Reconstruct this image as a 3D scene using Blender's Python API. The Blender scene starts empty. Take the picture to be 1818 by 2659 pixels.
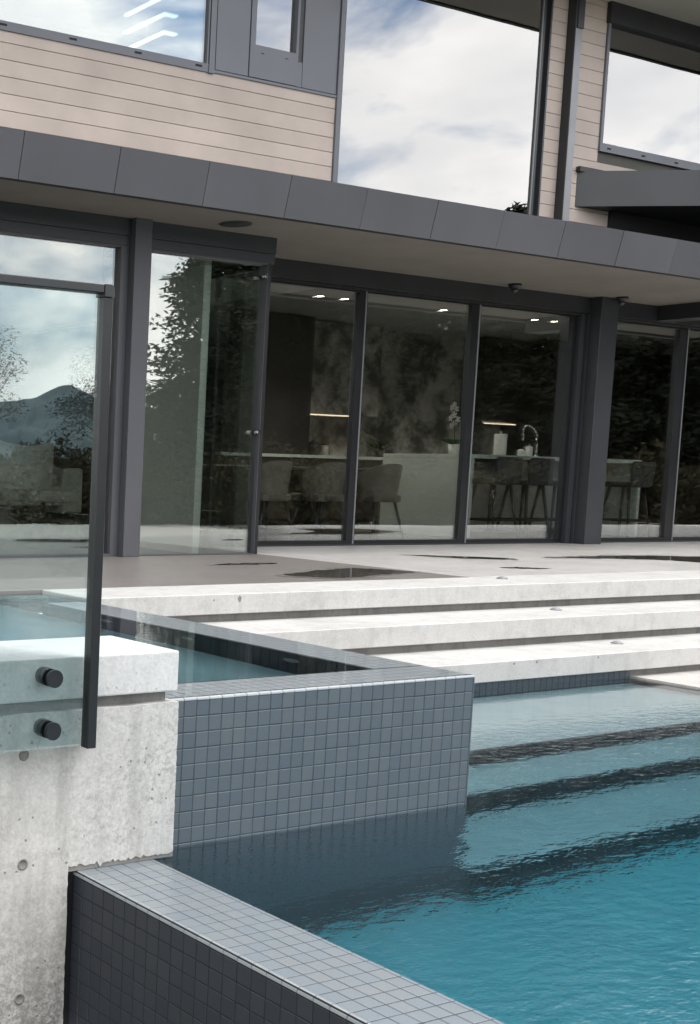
import bpy, bmesh, math, random
from mathutils import Vector, Matrix
R = math.radians
random.seed(7)
sc = bpy.context.scene
C = sc.collection

# ------------------------------------------------------------------ camera, sky, sun, exposure
cam_d = bpy.data.cameras.new("camera"); cam = bpy.data.objects.new("camera", cam_d); C.objects.link(cam); sc.camera = cam
F, YAW, PIT, ROL = 3278.99, 0.476251, -0.0951603, 0.0246368
fw = Vector((math.sin(YAW)*math.cos(PIT), math.cos(YAW)*math.cos(PIT), math.sin(PIT)))
rt = Vector((math.cos(YAW), -math.sin(YAW), 0)); up = rt.cross(fw)
r2 = rt*math.cos(ROL)+up*math.sin(ROL); u2 = up*math.cos(ROL)-rt*math.sin(ROL)
cam.matrix_world = Matrix(((r2.x, u2.x, -fw.x, -3.85386), (r2.y, u2.y, -fw.y, -3.06757), (r2.z, u2.z, -fw.z, 0.714889), (0, 0, 0, 1)))
cam_d.sensor_fit = 'VERTICAL'; cam_d.sensor_height = 36.0; cam_d.lens = 36.0*F/2659.0
cam_d.shift_x = 1126.61/2659.0; cam_d.shift_y = 181.55/2659.0      # the picture is the right half of a wider frame
cam_d.clip_start = 0.05; cam_d.clip_end = 20000

SUN_EL, SUN_AZ = R(63), R(140)                                      # azimuth from +Y towards +X
world = bpy.data.worlds.new("World"); sc.world = world; world.use_nodes = True
wn = world.node_tree.nodes; wl = world.node_tree.links; wn.clear()
wo = wn.new('ShaderNodeOutputWorld'); bg = wn.new('ShaderNodeBackground'); bg.inputs['Strength'].default_value = 0.10
sky = wn.new('ShaderNodeTexSky'); sky.sky_type = 'NISHITA'; sky.sun_disc = False
sky.sun_elevation = SUN_EL; sky.sun_rotation = SUN_AZ; sky.air_density = 1.0; sky.dust_density = 0.35; sky.ozone_density = 1.5
tc = wn.new('ShaderNodeTexCoord'); mp = wn.new('ShaderNodeMapping'); mp.inputs['Scale'].default_value = (2.1, 2.1, 4.6)
mp.inputs['Location'].default_value = (2.4, 8.8, 5.2)
n1 = wn.new('ShaderNodeTexNoise'); n1.inputs['Scale'].default_value = 2.1; n1.inputs['Detail'].default_value = 9; n1.inputs['Roughness'].default_value = 0.53
n1.inputs['Distortion'].default_value = 0.25
rp = wn.new('ShaderNodeValToRGB'); rp.color_ramp.elements[0].position = 0.36; rp.color_ramp.elements[1].position = 0.50
n2 = wn.new('ShaderNodeTexNoise'); n2.inputs['Scale'].default_value = 2.3; n2.inputs['Detail'].default_value = 7
rp2 = wn.new('ShaderNodeValToRGB'); rp2.color_ramp.elements[0].position = 0.33; rp2.color_ramp.elements[1].position = 0.62
rp2.color_ramp.elements[0].color = (11.2, 11.3, 11.6, 1); rp2.color_ramp.elements[1].color = (16.5, 16.1, 15.6, 1)
mx = wn.new('ShaderNodeMixRGB')
wl.new(tc.outputs['Generated'], mp.inputs['Vector']); wl.new(mp.outputs['Vector'], n1.inputs['Vector']); wl.new(mp.outputs['Vector'], n2.inputs['Vector'])
wl.new(n1.outputs['Fac'], rp.inputs['Fac']); wl.new(n2.outputs['Fac'], rp2.inputs['Fac'])
wl.new(rp.outputs['Color'], mx.inputs['Fac']); wl.new(sky.outputs['Color'], mx.inputs['Color1']); wl.new(rp2.outputs['Color'], mx.inputs['Color2'])
wl.new(mx.outputs['Color'], bg.inputs['Color']); wl.new(bg.outputs['Background'], wo.inputs['Surface'])

sun_d = bpy.data.lights.new("sun", 'SUN'); sun = bpy.data.objects.new("sun", sun_d); C.objects.link(sun)
sun_d.energy = 1.5; sun_d.angle = R(22); sun_d.color = (1.0, 0.965, 0.92)
sdir = Vector((math.sin(SUN_AZ)*math.cos(SUN_EL), math.cos(SUN_AZ)*math.cos(SUN_EL), math.sin(SUN_EL)))
sun.rotation_euler = sdir.to_track_quat('Z', 'Y').to_euler()
sc.view_settings.view_transform = 'Standard'; sc.view_settings.look = 'None'; sc.view_settings.gamma = 1.0
sc.view_settings.use_curve_mapping = False
sc.view_settings.exposure = 0.78
cy = sc.cycles
cy.use_denoising = True; cy.max_bounces = 14; cy.transmission_bounces = 10; cy.transparent_max_bounces = 24; cy.glossy_bounces = 6
cy.diffuse_bounces = 4; cy.sample_clamp_indirect = 8.0; cy.caustics_reflective = False; cy.caustics_refractive = True

# ------------------------------------------------------------------ materials
MATS = {}
def new_mat(name):
    m = bpy.data.materials.new(name); m.use_nodes = True; m.node_tree.nodes.clear(); MATS[name] = m
    nd, ln = m.node_tree.nodes, m.node_tree.links
    out = nd.new('ShaderNodeOutputMaterial')
    return m, nd, ln, out
def ramp(nd, p0, c0, p1, c1):
    r = nd.new('ShaderNodeValToRGB'); e = r.color_ramp.elements
    e[0].position = p0; e[1].position = p1; e[0].color = (*c0, 1); e[1].color = (*c1, 1)
    return r
def noise(nd, ln, vec, scale, detail=5, rough=0.55):
    n = nd.new('ShaderNodeTexNoise'); n.inputs['Scale'].default_value = scale; n.inputs['Detail'].default_value = detail
    n.inputs['Roughness'].default_value = rough
    if vec is not None: ln.new(vec, n.inputs['Vector'])
    return n
def pos_vec(nd, ln, scale=(1, 1, 1)):
    g = nd.new('ShaderNodeNewGeometry'); m = nd.new('ShaderNodeMapping'); m.inputs['Scale'].default_value = scale
    ln.new(g.outputs['Position'], m.inputs['Vector']); return m.outputs['Vector']
def mathn(nd, ln, op, a, b):
    m = nd.new('ShaderNodeMath'); m.operation = op
    for i, v in enumerate((a, b)):
        if v is None: continue
        if isinstance(v, (int, float)): m.inputs[i].default_value = v
        else: ln.new(v, m.inputs[i])
    return m.outputs['Value']
def mixc(nd, ln, fac, a, b, mode='MIX'):
    m = nd.new('ShaderNodeMixRGB'); m.blend_type = mode
    for i, v in zip(('Fac', 'Color1', 'Color2'), (fac, a, b)):
        if isinstance(v, (int, float)): m.inputs[i].default_value = v
        elif isinstance(v, tuple): m.inputs[i].default_value = (*v, 1)
        else: ln.new(v, m.inputs[i])
    return m.outputs['Color']
def bump(nd, ln, height, strength, dist):
    b = nd.new('ShaderNodeBump'); b.inputs['Strength'].default_value = strength; b.inputs['Distance'].default_value = dist
    ln.new(height, b.inputs['Height']); return b.outputs['Normal']
def principled(nd, ln, out, color, rough, normal=None, metallic=0.0, spec=0.5, coat=0.0):
    p = nd.new('ShaderNodeBsdfPrincipled')
    for k, v in (('Base Color', color), ('Roughness', rough), ('Metallic', metallic)):
        if isinstance(v, (int, float)): p.inputs[k].default_value = v
        elif isinstance(v, tuple): p.inputs[k].default_value = (*v, 1)
        else: ln.new(v, p.inputs[k])
    p.inputs['Specular IOR Level'].default_value = spec; p.inputs['Coat Weight'].default_value = coat
    p.inputs['Coat Roughness'].default_value = 0.04
    if normal is not None: ln.new(normal, p.inputs['Normal'])
    ln.new(p.outputs['BSDF'], out.inputs['Surface']); return p

def mat_plain(name, color, rough=0.5, metallic=0.0, var=0.12, vscale=3.0, bstr=0.0, bscale=60.0, spec=0.5, objvar=0.0):
    m, nd, ln, out = new_mat(name); v = pos_vec(nd, ln)
    n = noise(nd, ln, v, vscale, 6)
    lo = tuple(c*(1-var) for c in color); hi = tuple(min(1, c*(1+var)) for c in color)
    col = ramp(nd, 0.3, lo, 0.7, hi); ln.new(n.outputs['Fac'], col.inputs['Fac']); c = col.outputs['Color']
    if objvar:
        oi = nd.new('ShaderNodeObjectInfo'); hv = ramp(nd, 0, (1-objvar,)*3, 1, (1+objvar,)*3); ln.new(oi.outputs['Random'], hv.inputs['Fac'])
        c = mixc(nd, ln, 1.0, c, hv.outputs['Color'], 'MULTIPLY')
    nrm = None
    if bstr:
        nb = noise(nd, ln, v, bscale, 4); nrm = bump(nd, ln, nb.outputs['Fac'], bstr, 0.002)
    rr = noise(nd, ln, v, vscale*2.3, 4); rv = mathn(nd, ln, 'MULTIPLY_ADD', rr.outputs['Fac'], 0.16); rv.node.inputs[2].default_value = rough-0.08
    principled(nd, ln, out, c, rv, nrm, metallic, spec); return m

def mat_concrete(name, base, dirt, dirt_amt, pit=1.0, rough=0.75, streak=0.5):
    m, nd, ln, out = new_mat(name); v = pos_vec(nd, ln)
    big = noise(nd, ln, v, 1.7, 6, 0.6); mid = noise(nd, ln, v, 9.0, 8, 0.68); fine = noise(nd, ln, v, 90.0, 5, 0.7)
    vs = pos_vec(nd, ln, (7.0, 7.0, 0.7)); st = noise(nd, ln, vs, 1.6, 5, 0.6)
    c = mixc(nd, ln, 1.0, base, ramp_out(nd, ln, mid.outputs['Fac'], 0.28, (0.80,)*3, 0.72, (1.10,)*3), 'MULTIPLY')
    c = mixc(nd, ln, 1.0, c, ramp_out(nd, ln, fine.outputs['Fac'], 0.3, (0.84,)*3, 0.7, (1.08,)*3), 'MULTIPLY')
    c = mixc(nd, ln, 1.0, c, ramp_out(nd, ln, big.outputs['Fac'], 0.35, (0.88, 0.88, 0.87), 0.65, (1.05,)*3), 'MULTIPLY')
    f1 = ramp_out(nd, ln, st.outputs['Fac'], 0.52, (0, 0, 0), 0.74, (streak,)*3)
    c = mixc(nd, ln, f1, c, dirt)
    f2 = mathn(nd, ln, 'MULTIPLY', ramp_out(nd, ln, mid.outputs['Fac'], 0.5, (0, 0, 0), 0.66, (1, 1, 1)), ramp_out(nd, ln, big.outputs['Fac'], 0.44, (0, 0, 0), 0.62, (dirt_amt,)*3))
    c = mixc(nd, ln, f2, c, dirt)
    if pit >= 0.9:
        gr = noise(nd, ln, v, 55.0, 7, 0.8); gm = ramp_out(nd, ln, big.outputs['Fac'], 0.40, (0.22,)*3, 0.58, (1, 1, 1))
        gf = mathn(nd, ln, 'MULTIPLY', ramp_out(nd, ln, gr.outputs['Fac'], 0.47, (0, 0, 0), 0.62, (0.62,)*3), gm)
        c = mixc(nd, ln, gf, c, dirt)
        gz = nd.new('ShaderNodeNewGeometry'); sz = nd.new('ShaderNodeSeparateXYZ'); ln.new(gz.outputs['Position'], sz.inputs[0])
        mz = nd.new('ShaderNodeMapRange'); ln.new(sz.outputs['Z'], mz.inputs['Value'])          # splash-back grime low on the wall
        for k_, v_ in zip(('From Min', 'From Max', 'To Min', 'To Max'), (-0.50, -0.95, 0.0, 0.85)): mz.inputs[k_].default_value = v_
        gs = ramp_out(nd, ln, gr.outputs['Fac'], 0.40, (0, 0, 0), 0.56, (1, 1, 1))
        c = mixc(nd, ln, mathn(nd, ln, 'MULTIPLY', mz.outputs['Result'], gs), c, tuple(x*0.8 for x in dirt))
    g2 = nd.new('ShaderNodeNewGeometry'); sx = nd.new('ShaderNodeSeparateXYZ'); cx = nd.new('ShaderNodeCombineXYZ')
    ln.new(g2.outputs['Position'], sx.inputs[0]); ln.new(sx.outputs['X'], cx.inputs['X']); ln.new(sx.outputs['Z'], cx.inputs['Y'])
    wob = noise(nd, ln, v, 60.0, 2); wv = nd.new('ShaderNodeVectorMath'); wv.operation = 'MULTIPLY_ADD'
    ln.new(wob.outputs['Color'], wv.inputs[0]); wv.inputs[1].default_value = (0.008, 0.008, 0); ln.new(cx.outputs[0], wv.inputs[2])
    vo = nd.new('ShaderNodeTexVoronoi'); vo.voronoi_dimensions = '2D'; vo.inputs['Scale'].default_value = 15.0; ln.new(wv.outputs[0], vo.inputs['Vector'])
    vr = ramp_out(nd, ln, vo.outputs['Distance'], 0.035, (0, 0, 0), 0.075, (1, 1, 1))
    gate = ramp_out(nd, ln, noise(nd, ln, v, 6.0, 2).outputs['Fac'], 0.535, (1, 1, 1), 0.56, (0, 0, 0))
    pitm = mathn(nd, ln, 'MAXIMUM', vr, gate)
    if pit: c = mixc(nd, ln, mathn(nd, ln, 'MULTIPLY', mathn(nd, ln, 'SUBTRACT', 1.0, pitm), 0.6*pit), c, (0.12, 0.118, 0.11))
    h = mathn(nd, ln, 'ADD', mathn(nd, ln, 'MULTIPLY', pitm, 1.2*pit), mathn(nd, ln, 'MULTIPLY', fine.outputs['Fac'], 0.45))
    h = mathn(nd, ln, 'ADD', h, mathn(nd, ln, 'MULTIPLY', mid.outputs['Fac'], 0.5))
    principled(nd, ln, out, c, rough, bump(nd, ln, h, 0.45, 0.004), spec=0.35); return m
def ramp_out(nd, ln, fac, p0, c0, p1, c1):
    r = ramp(nd, p0, c0, p1, c1); ln.new(fac, r.inputs['Fac']); return r.outputs['Color']

def mat_tile(name, color, rough=0.35, coat=0.0, objvar=0.10, spec=0.5):
    m, nd, ln, out = new_mat(name); v = pos_vec(nd, ln)
    oi = nd.new('ShaderNodeObjectInfo')
    hv = ramp(nd, 0, tuple((1-objvar)*x for x in (0.98, 1.0, 1.03)), 1, tuple((1+objvar)*x for x in (1.03, 1.0, 0.97))); ln.new(oi.outputs['Random'], hv.inputs['Fac'])
    n = noise(nd, ln, v, 220, 3); k = ramp_out(nd, ln, n.outputs['Fac'], 0.3, (0.93,)*3, 0.7, (1.07,)*3)
    c = mixc(nd, ln, 1.0, color, hv.outputs['Color'], 'MULTIPLY'); c = mixc(nd, ln, 1.0, c, k, 'MULTIPLY')
    b = noise(nd, ln, v, 35, 3)
    principled(nd, ln, out, c, rough, bump(nd, ln, b.outputs['Fac'], 0.06, 0.003), coat=coat, spec=spec); return m

def mat_glass(name, tint, base, gain=1.0):
    m, nd, ln, out = new_mat(name)
    t = nd.new('ShaderNodeBsdfTransparent'); t.inputs['Color'].default_value = (*tint, 1)
    g = nd.new('ShaderNodeBsdfGlossy'); g.inputs['Roughness'].default_value = 0.0; g.inputs['Color'].default_value = (1, 1, 1, 1)
    fr = nd.new('ShaderNodeFresnel'); fr.inputs['IOR'].default_value = 1.45
    v = pos_vec(nd, ln); wv = noise(nd, ln, v, 1.1, 1); ln.new(bump(nd, ln, wv.outputs['Fac'], 0.05, 0.02), g.inputs['Normal'])
    f = mathn(nd, ln, 'ADD', mathn(nd, ln, 'MULTIPLY', fr.outputs['Fac'], gain), base); f.node.use_clamp = True
    mixs = nd.new('ShaderNodeMixShader'); ln.new(f, mixs.inputs['Fac']); ln.new(t.outputs['BSDF'], mixs.inputs[1]); ln.new(g.outputs['BSDF'], mixs.inputs[2])
    ln.new(mixs.outputs['Shader'], out.inputs['Surface']); return m

def mat_water(name, absorb, dens, bstr, scale, stretch, lee=None):
    m, nd, ln, out = new_mat(name); v = pos_vec(nd, ln, stretch)
    a = noise(nd, ln, v, scale, 3, 0.5); b = noise(nd, ln, v, scale*3.1, 2, 0.5)
    h = mathn(nd, ln, 'ADD', a.outputs['Fac'], mathn(nd, ln, 'MULTIPLY', b.outputs['Fac'], 0.16))
    if lee:                                                         # wind ripples die away in the lee of the steps
        gp = nd.new('ShaderNodeNewGeometry'); sp_ = nd.new('ShaderNodeSeparateXYZ'); ln.new(gp.outputs['Position'], sp_.inputs[0])
        mr = nd.new('ShaderNodeMapRange'); ln.new(sp_.outputs['Y'], mr.inputs['Value'])
        for k_, v_ in zip(('From Min', 'From Max', 'To Min', 'To Max'), lee): mr.inputs[k_].default_value = v_
        h = mathn(nd, ln, 'MULTIPLY', h, mr.outputs['Result'])
    g = nd.new('ShaderNodeBsdfGlass'); g.inputs['IOR'].default_value = 1.333; g.inputs['Roughness'].default_value = 0.0
    ln.new(bump(nd, ln, h, bstr, 0.02), g.inputs['Normal'])
    va = nd.new('ShaderNodeVolumeAbsorption'); va.inputs['Color'].default_value = (*absorb, 1); va.inputs['Density'].default_value = dens
    ln.new(g.outputs['BSDF'], out.inputs['Surface']); ln.new(va.outputs['Volume'], out.inputs['Volume']); return m

def mat_emit(name, color, strength):
    m, nd, ln, out = new_mat(name); e = nd.new('ShaderNodeEmission'); e.inputs['Color'].default_value = (*color, 1); e.inputs['Strength'].default_value = strength
    ln.new(e.outputs['Emission'], out.inputs['Surface']); return m

def mat_leaf(name, c0, c1):
    m, nd, ln, out = new_mat(name); v = pos_vec(nd, ln); n = noise(nd, ln, v, 1.3, 5)
    c = ramp_out(nd, ln, n.outputs['Fac'], 0.3, c0, 0.7, c1); principled(nd, ln, out, c, 0.7, spec=0.12); return m

mat_concrete('wall_concrete', (0.585, 0.577, 0.566), (0.20, 0.195, 0.18), 0.75, 1.0)
mat_concrete('step_concrete', (0.525, 0.52, 0.51), (0.33, 0.33, 0.315), 0.6, 0.4, 0.6, 0.5)
mat_concrete('cap_concrete', (0.64, 0.64, 0.64), (0.40, 0.40, 0.385), 0.5, 0.4, 0.6, 0.4)
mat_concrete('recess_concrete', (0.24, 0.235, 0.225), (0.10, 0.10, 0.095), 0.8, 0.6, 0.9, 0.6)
mat_concrete('patio_light', (0.43, 0.42, 0.41), (0.35, 0.34, 0.33), 0.3, 0.0, 0.5, 0.1)
mat_concrete('patio_damp', (0.185, 0.168, 0.158), (0.14, 0.128, 0.12), 0.5, 0.0, 0.38, 0.1)
mat_concrete('deck_concrete', (0.50, 0.48, 0.46), (0.40, 0.38, 0.36), 0.3, 0.0, 0.6, 0.1)
mat_tile('spa_tile', (0.091, 0.111, 0.130), 0.5, objvar=0.06, spec=0.35)
mat_tile('wall_tile', (0.024, 0.029, 0.039), 0.5, objvar=0.12)  # shade on the pool wall's outer face is put into this dark colour
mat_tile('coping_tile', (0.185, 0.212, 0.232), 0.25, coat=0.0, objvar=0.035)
mat_tile('rim_tile', (0.48, 0.52, 0.54), 0.25, objvar=0.04)  # paler than slate: bright reflection off the water film is painted in
mat_tile('trim_tile', (0.26, 0.29, 0.31), 0.10, coat=1.0, objvar=0.04)
mat_tile('riser_tile', (0.022, 0.032, 0.042), 0.5)
mat_plain('dark_grout', (0.012, 0.0145, 0.017), 0.85, var=0.3, vscale=20)
mat_plain('grout', (0.045, 0.060, 0.068), 0.85, var=0.3, vscale=20)
mat_plain('pool_plaster', (0.27, 0.35, 0.375), 0.8, var=0.08, vscale=6)
mat_plain('pool_floor', (0.12, 0.345, 0.385), 0.8, var=0.08, vscale=2)
mat_plain('siding', (0.475, 0.405, 0.362), 0.6, var=0.10, vscale=2.2, bstr=0.12, bscale=40, objvar=0.05)
mat_plain('spa_floor', (0.16, 0.26, 0.29), 0.8, var=0.08, vscale=4)
mat_plain('siding_joint', (0.09, 0.09, 0.08), 0.9)
mat_plain('grey_metal', (0.135, 0.142, 0.166), 0.42, var=0.06, vscale=1.4, spec=0.5, objvar=0.05)
mat_plain('fascia_metal', (0.073, 0.0745, 0.085), 0.48, var=0.12, vscale=1.1, objvar=0.09)
mat_plain('dark_metal', (0.022, 0.024, 0.027), 0.42, var=0.15, vscale=2)
mat_plain('charcoal_metal', (0.036, 0.039, 0.045), 0.38, var=0.1, vscale=2)
mat_plain('light_metal', (0.20, 0.21, 0.22), 0.32, var=0.08, vscale=3)
mat_plain('black_metal', (0.012, 0.013, 0.015), 0.32, var=0.2, vscale=5)
mat_plain('soffit', (0.21, 0.19, 0.165), 0.8, var=0.10, vscale=1.6, bstr=0.1, bscale=90)
mat_plain('post_metal', (0.24, 0.25, 0.27), 0.3)
mat_plain('eave_soffit', (0.42, 0.41, 0.36), 0.8, var=0.08, vscale=1.4)
mat_plain('dark_void', (0.012, 0.012, 0.013), 0.8)
mat_plain('interior_dark', (0.032, 0.031, 0.029), 0.6, var=0.2, vscale=1.2)
mat_plain('interior_white', (0.62, 0.64, 0.60), 0.6, var=0.04)
mat_plain('interior_ceiling', (0.30, 0.30, 0.285), 0.8, var=0.05)
mat_plain('interior_floor', (0.20, 0.20, 0.195), 0.22, var=0.08, vscale=0.8)
mat_plain('cabinet', (0.035, 0.03, 0.026), 0.45, var=0.2, vscale=1.5)
mat_plain('island_front', (0.26, 0.25, 0.225), 0.5, var=0.08)
mat_plain('counter_stone', (0.50, 0.54, 0.49), 0.25, var=0.05)
mat_plain('chair_fabric', (0.15, 0.132, 0.11), 0.85, var=0.15, vscale=10, bstr=0.2, bscale=300)
mat_plain('stool_leather', (0.020, 0.021, 0.022), 0.5, var=0.2, vscale=6)
mat_plain('sofa_fabric', (0.50, 0.46, 0.41), 0.9, var=0.1, vscale=8)
mat_plain('white_ceramic', (0.72, 0.72, 0.68), 0.35, var=0.04)
mat_plain('steel', (0.55, 0.55, 0.55), 0.15, metallic=1.0, var=0.05)
mat_plain('bark', (0.08, 0.06, 0.045), 0.9, var=0.3, vscale=5)
mat_plain('blossom', (0.7, 0.66, 0.62), 0.6, var=0.08)
mat_plain('ground_earth', (0.09, 0.10, 0.07), 0.95, var=0.3, vscale=0.3)
mat_plain('hill_forest', (0.055, 0.085, 0.10), 0.95, var=0.35, vscale=0.01)
mat_leaf('leaf_conifer', (0.010, 0.013, 0.008), (0.024, 0.027, 0.016))
mat_leaf('leaf_bush', (0.022, 0.022, 0.011), (0.060, 0.050, 0.026))
mat_leaf('leaf_house', (0.03, 0.06, 0.03), (0.06, 0.10, 0.05))
mat_glass('window_glass', (0.72, 0.80, 0.76), 0.31)
mat_glass('door_glass', (0.935, 0.955, 0.945), 0.012, 0.45)
mat_glass('left_glass', (0.90, 0.95, 0.92), 0.14, 0.9)
mat_glass('guard_glass', (0.93, 0.98, 0.982), 0.0, 0.9)
mat_water('pool_water_mat', (0.15, 0.66, 0.77), 0.60, 0.20, 13.0, (1.0, 1.9, 1.0), (1.6, -1.1, 0.10, 1.5))
mat_water('spa_water_mat', (0.25, 0.70, 0.80), 0.30, 0.035, 6.0, (1.0, 1.3, 1.0))
mat_emit('downlight_glow', (1.0, 0.90, 0.76), 14.0)
mat_emit('strip_glow', (1.0, 0.80, 0.58), 1.3)
mat_emit('led_white', (1.0, 0.99, 0.97), 1.3)

# wet film of a puddle on the slab: dark soaked concrete under a mirror-smooth surface
m, nd, ln, out = new_mat('puddle'); v = pos_vec(nd, ln)
principled(nd, ln, out, (0.075, 0.07, 0.063), 0.03, spec=0.5, coat=0.0)
m, nd, ln, out = new_mat('damp'); principled(nd, ln, out, (0.15, 0.138, 0.128), 0.28, spec=0.5)
# kitchen backsplash: veined stone
m, nd, ln, out = new_mat('backsplash'); v = pos_vec(nd, ln); nn = noise(nd, ln, v, 2.4, 9, 0.66)
principled(nd, ln, out, ramp_out(nd, ln, nn.outputs['Fac'], 0.38, (0.10, 0.085, 0.07), 0.62, (0.46, 0.42, 0.36)), 0.35)
m, nd, ln, out = new_mat('smoky_stone'); v = pos_vec(nd, ln); nn = noise(nd, ln, v, 2.2, 10, 0.7)
principled(nd, ln, out, ramp_out(nd, ln, nn.outputs['Fac'], 0.42, (0.075, 0.072, 0.062), 0.60, (0.40, 0.375, 0.335)), 0.4)

# ------------------------------------------------------------------ building helpers
def add_box(bm, x0, x1, y0, y1, z0, z1):
    vs = [bm.verts.new((x, y, z)) for x in (x0, x1) for y in (y0, y1) for z in (z0, z1)]
    for f in ((0, 1, 3, 2), (4, 6, 7, 5), (0, 4, 5, 1), (2, 3, 7, 6), (0, 2, 6, 4), (1, 5, 7, 3)):
        bm.faces.new([vs[i] for i in f])
def boxes(*bs, bev=0.0, seg=1):
    bm = bmesh.new()
    for b in bs: add_box(bm, *b)
    if bev:
        bmesh.ops.bevel(bm, geom=bm.edges[:], offset=bev, segments=seg, affect='EDGES', profile=0.6)
    return bm
def add_cyl(bm, p0, p1, r0, r1=None, n=20, caps=True):
    r1 = r0 if r1 is None else r1
    p0, p1 = Vector(p0), Vector(p1); d = (p1-p0).normalized()
    a = d.orthogonal().normalized(); b = d.cross(a)
    rings = []
    for p, r in ((p0, r0), (p1, r1)):
        rings.append([bm.verts.new(p+(a*math.cos(2*math.pi*i/n)+b*math.sin(2*math.pi*i/n))*r) for i in range(n)])
    for i in range(n):
        f = bm.faces.new((rings[0][i], rings[0][(i+1) % n], rings[1][(i+1) % n], rings[1][i])); f.smooth = True
    if caps: bm.faces.new(rings[0][::-1]); bm.faces.new(rings[1])
def cyl(*a, **k):
    bm = bmesh.new(); add_cyl(bm, *a, **k); return bm
def add_tube(bm, pts, r, n=8):
    for a, b in zip(pts[:-1], pts[1:]): add_cyl(bm, a, b, r, n=n)
def lathe(prof, cx, cy, n=24):
    bm = bmesh.new(); rings = []
    for r, z in prof: rings.append([bm.verts.new((cx+r*math.cos(2*math.pi*i/n), cy+r*math.sin(2*math.pi*i/n), z)) for i in range(n)])
    for k in range(len(rings)-1):
        for i in range(n):
            f = bm.faces.new((rings[k][i], rings[k][(i+1) % n], rings[k+1][(i+1) % n], rings[k+1][i])); f.smooth = True
    bm.faces.new(rings[0][::-1]); bm.faces.new(rings[-1]); return bm
def prism(poly, axis, a, b):
    """extrude a 2-D outline along an axis from a to b; poly is in the two other axes, in order"""
    bm = bmesh.new()
    def P(u, w, t): return {'x': (t, u, w), 'y': (u, t, w), 'z': (u, w, t)}[axis]
    lo = [bm.verts.new(P(u, w, a)) for u, w in poly]; hi = [bm.verts.new(P(u, w, b)) for u, w in poly]
    n = len(poly)
    for i in range(n): bm.faces.new((lo[i], lo[(i+1) % n], hi[(i+1) % n], hi[i]))
    bm.faces.new(lo[::-1]); bm.faces.new(hi); return bm
def obj(name, bm, mat, parent=None, loc=None, fix=True):
    if isinstance(bm, bmesh.types.BMesh):
        if fix: bmesh.ops.recalc_face_normals(bm, faces=bm.faces[:])
        me = bpy.data.meshes.new(name); bm.to_mesh(me); bm.free()
    else: me = bm
    if mat and not me.materials: me.materials.append(MATS[mat])
    o = bpy.data.objects.new(name, me); C.objects.link(o)
    if loc: o.location = loc
    if parent is not None:
        o.parent = parent
        o.matrix_parent_inverse = Matrix.Translation(-where(parent))
    return o
def where(p):
    w = p.location.copy()
    if p.parent is not None: w += p.matrix_parent_inverse.translation + where(p.parent)
    return w
def tag(o, label, cat, group=None, kind=None):
    o['label'] = label; o['category'] = cat
    if group: o['group'] = group
    if kind: o['kind'] = kind
    return o
def struct(o, label=None):
    o['kind'] = 'structure'
    if label: o['label'] = label
    return o
def thing(name, label, cat, loc=(0, 0, 0), group=None):
    o = bpy.data.objects.new(name, None); C.objects.link(o); o.location = loc; o.empty_display_size = 0.1
    return tag(o, label, cat, group)

T = 0.0508                      # tile pitch
ZW = -9.38*T                    # pool water level; z = 0 is the rim of the spa
ZP = 0.016                      # patio level
GR = -0.95                      # lower ground beside the pool

def tile_mesh(name, w, h, d=0.006, c=0.0016, mat='spa_tile'):
    """tile centred on the origin, face towards -Y (w along x, h along z), chamfered rim"""
    bm = bmesh.new(); W, H = w/2, h/2
    back = [bm.verts.new(p) for p in ((-W, 0, -H), (W, 0, -H), (W, 0, H), (-W, 0, H))]
    mid = [bm.verts.new(p) for p in ((-W, -d+c, -H), (W, -d+c, -H), (W, -d+c, H), (-W, -d+c, H))]
    fr = [bm.verts.new(p) for p in ((-W+c, -d, -H+c), (W-c, -d, -H+c), (W-c, -d, H-c), (-W+c, -d, H-c))]
    for a, b in ((back, mid), (mid, fr)):
        for i in range(4): bm.faces.new((a[i], a[(i+1) % 4], b[(i+1) % 4], b[i]))
    bm.faces.new(fr)
    bmesh.ops.recalc_face_normals(bm, faces=bm.faces[:])
    me = bpy.data.meshes.new(name); bm.to_mesh(me); bm.free(); me.materials.append(MATS[mat]); return me
def put(me, name, parent, loc, rot=None):
    o = bpy.data.objects.new(name, me); C.objects.link(o); o.location = loc
    if rot is not None: o.rotation_euler = rot
    if parent is not None:
        o.parent = parent; o.matrix_parent_inverse = Matrix.Translation(-parent.location)
    return o
def merge_tiles(items):
    """items: (w, h, loc, matrix) -> one bmesh of chamfered tiles"""
    bm = bmesh.new()
    for w, h, loc, mt in items:
        d, c = 0.006, 0.0016; W, H = w/2, h/2
        rings = [[bm.verts.new(Vector(loc)+mt @ Vector(p)) for p in pts] for pts in (
            ((-W, 0, -H), (W, 0, -H), (W, 0, H), (-W, 0, H)), ((-W, -d+c, -H), (W, -d+c, -H), (W, -d+c, H), (-W, -d+c, H)),
            ((-W+c, -d, -H+c), (W-c, -d, -H+c), (W-c, -d, H-c), (-W+c, -d, H-c)))]
        for a, b in zip(rings[:-1], rings[1:]):
            for i in range(4): bm.faces.new((a[i], a[(i+1) % 4], b[(i+1) % 4], b[i]))
        bm.faces.new(rings[2])
    return bm
M_FRONT = Matrix.Identity(3)
M_UP = Matrix.Rotation(R(-90), 3, 'X')         # face -Y -> +Z
M_LEFT = Matrix.Rotation(R(-90), 3, 'Z')       # face -Y -> -X
M_RIGHT = Matrix.Rotation(R(90), 3, 'Z')
def jit(a): return random.uniform(-a, a)

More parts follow.
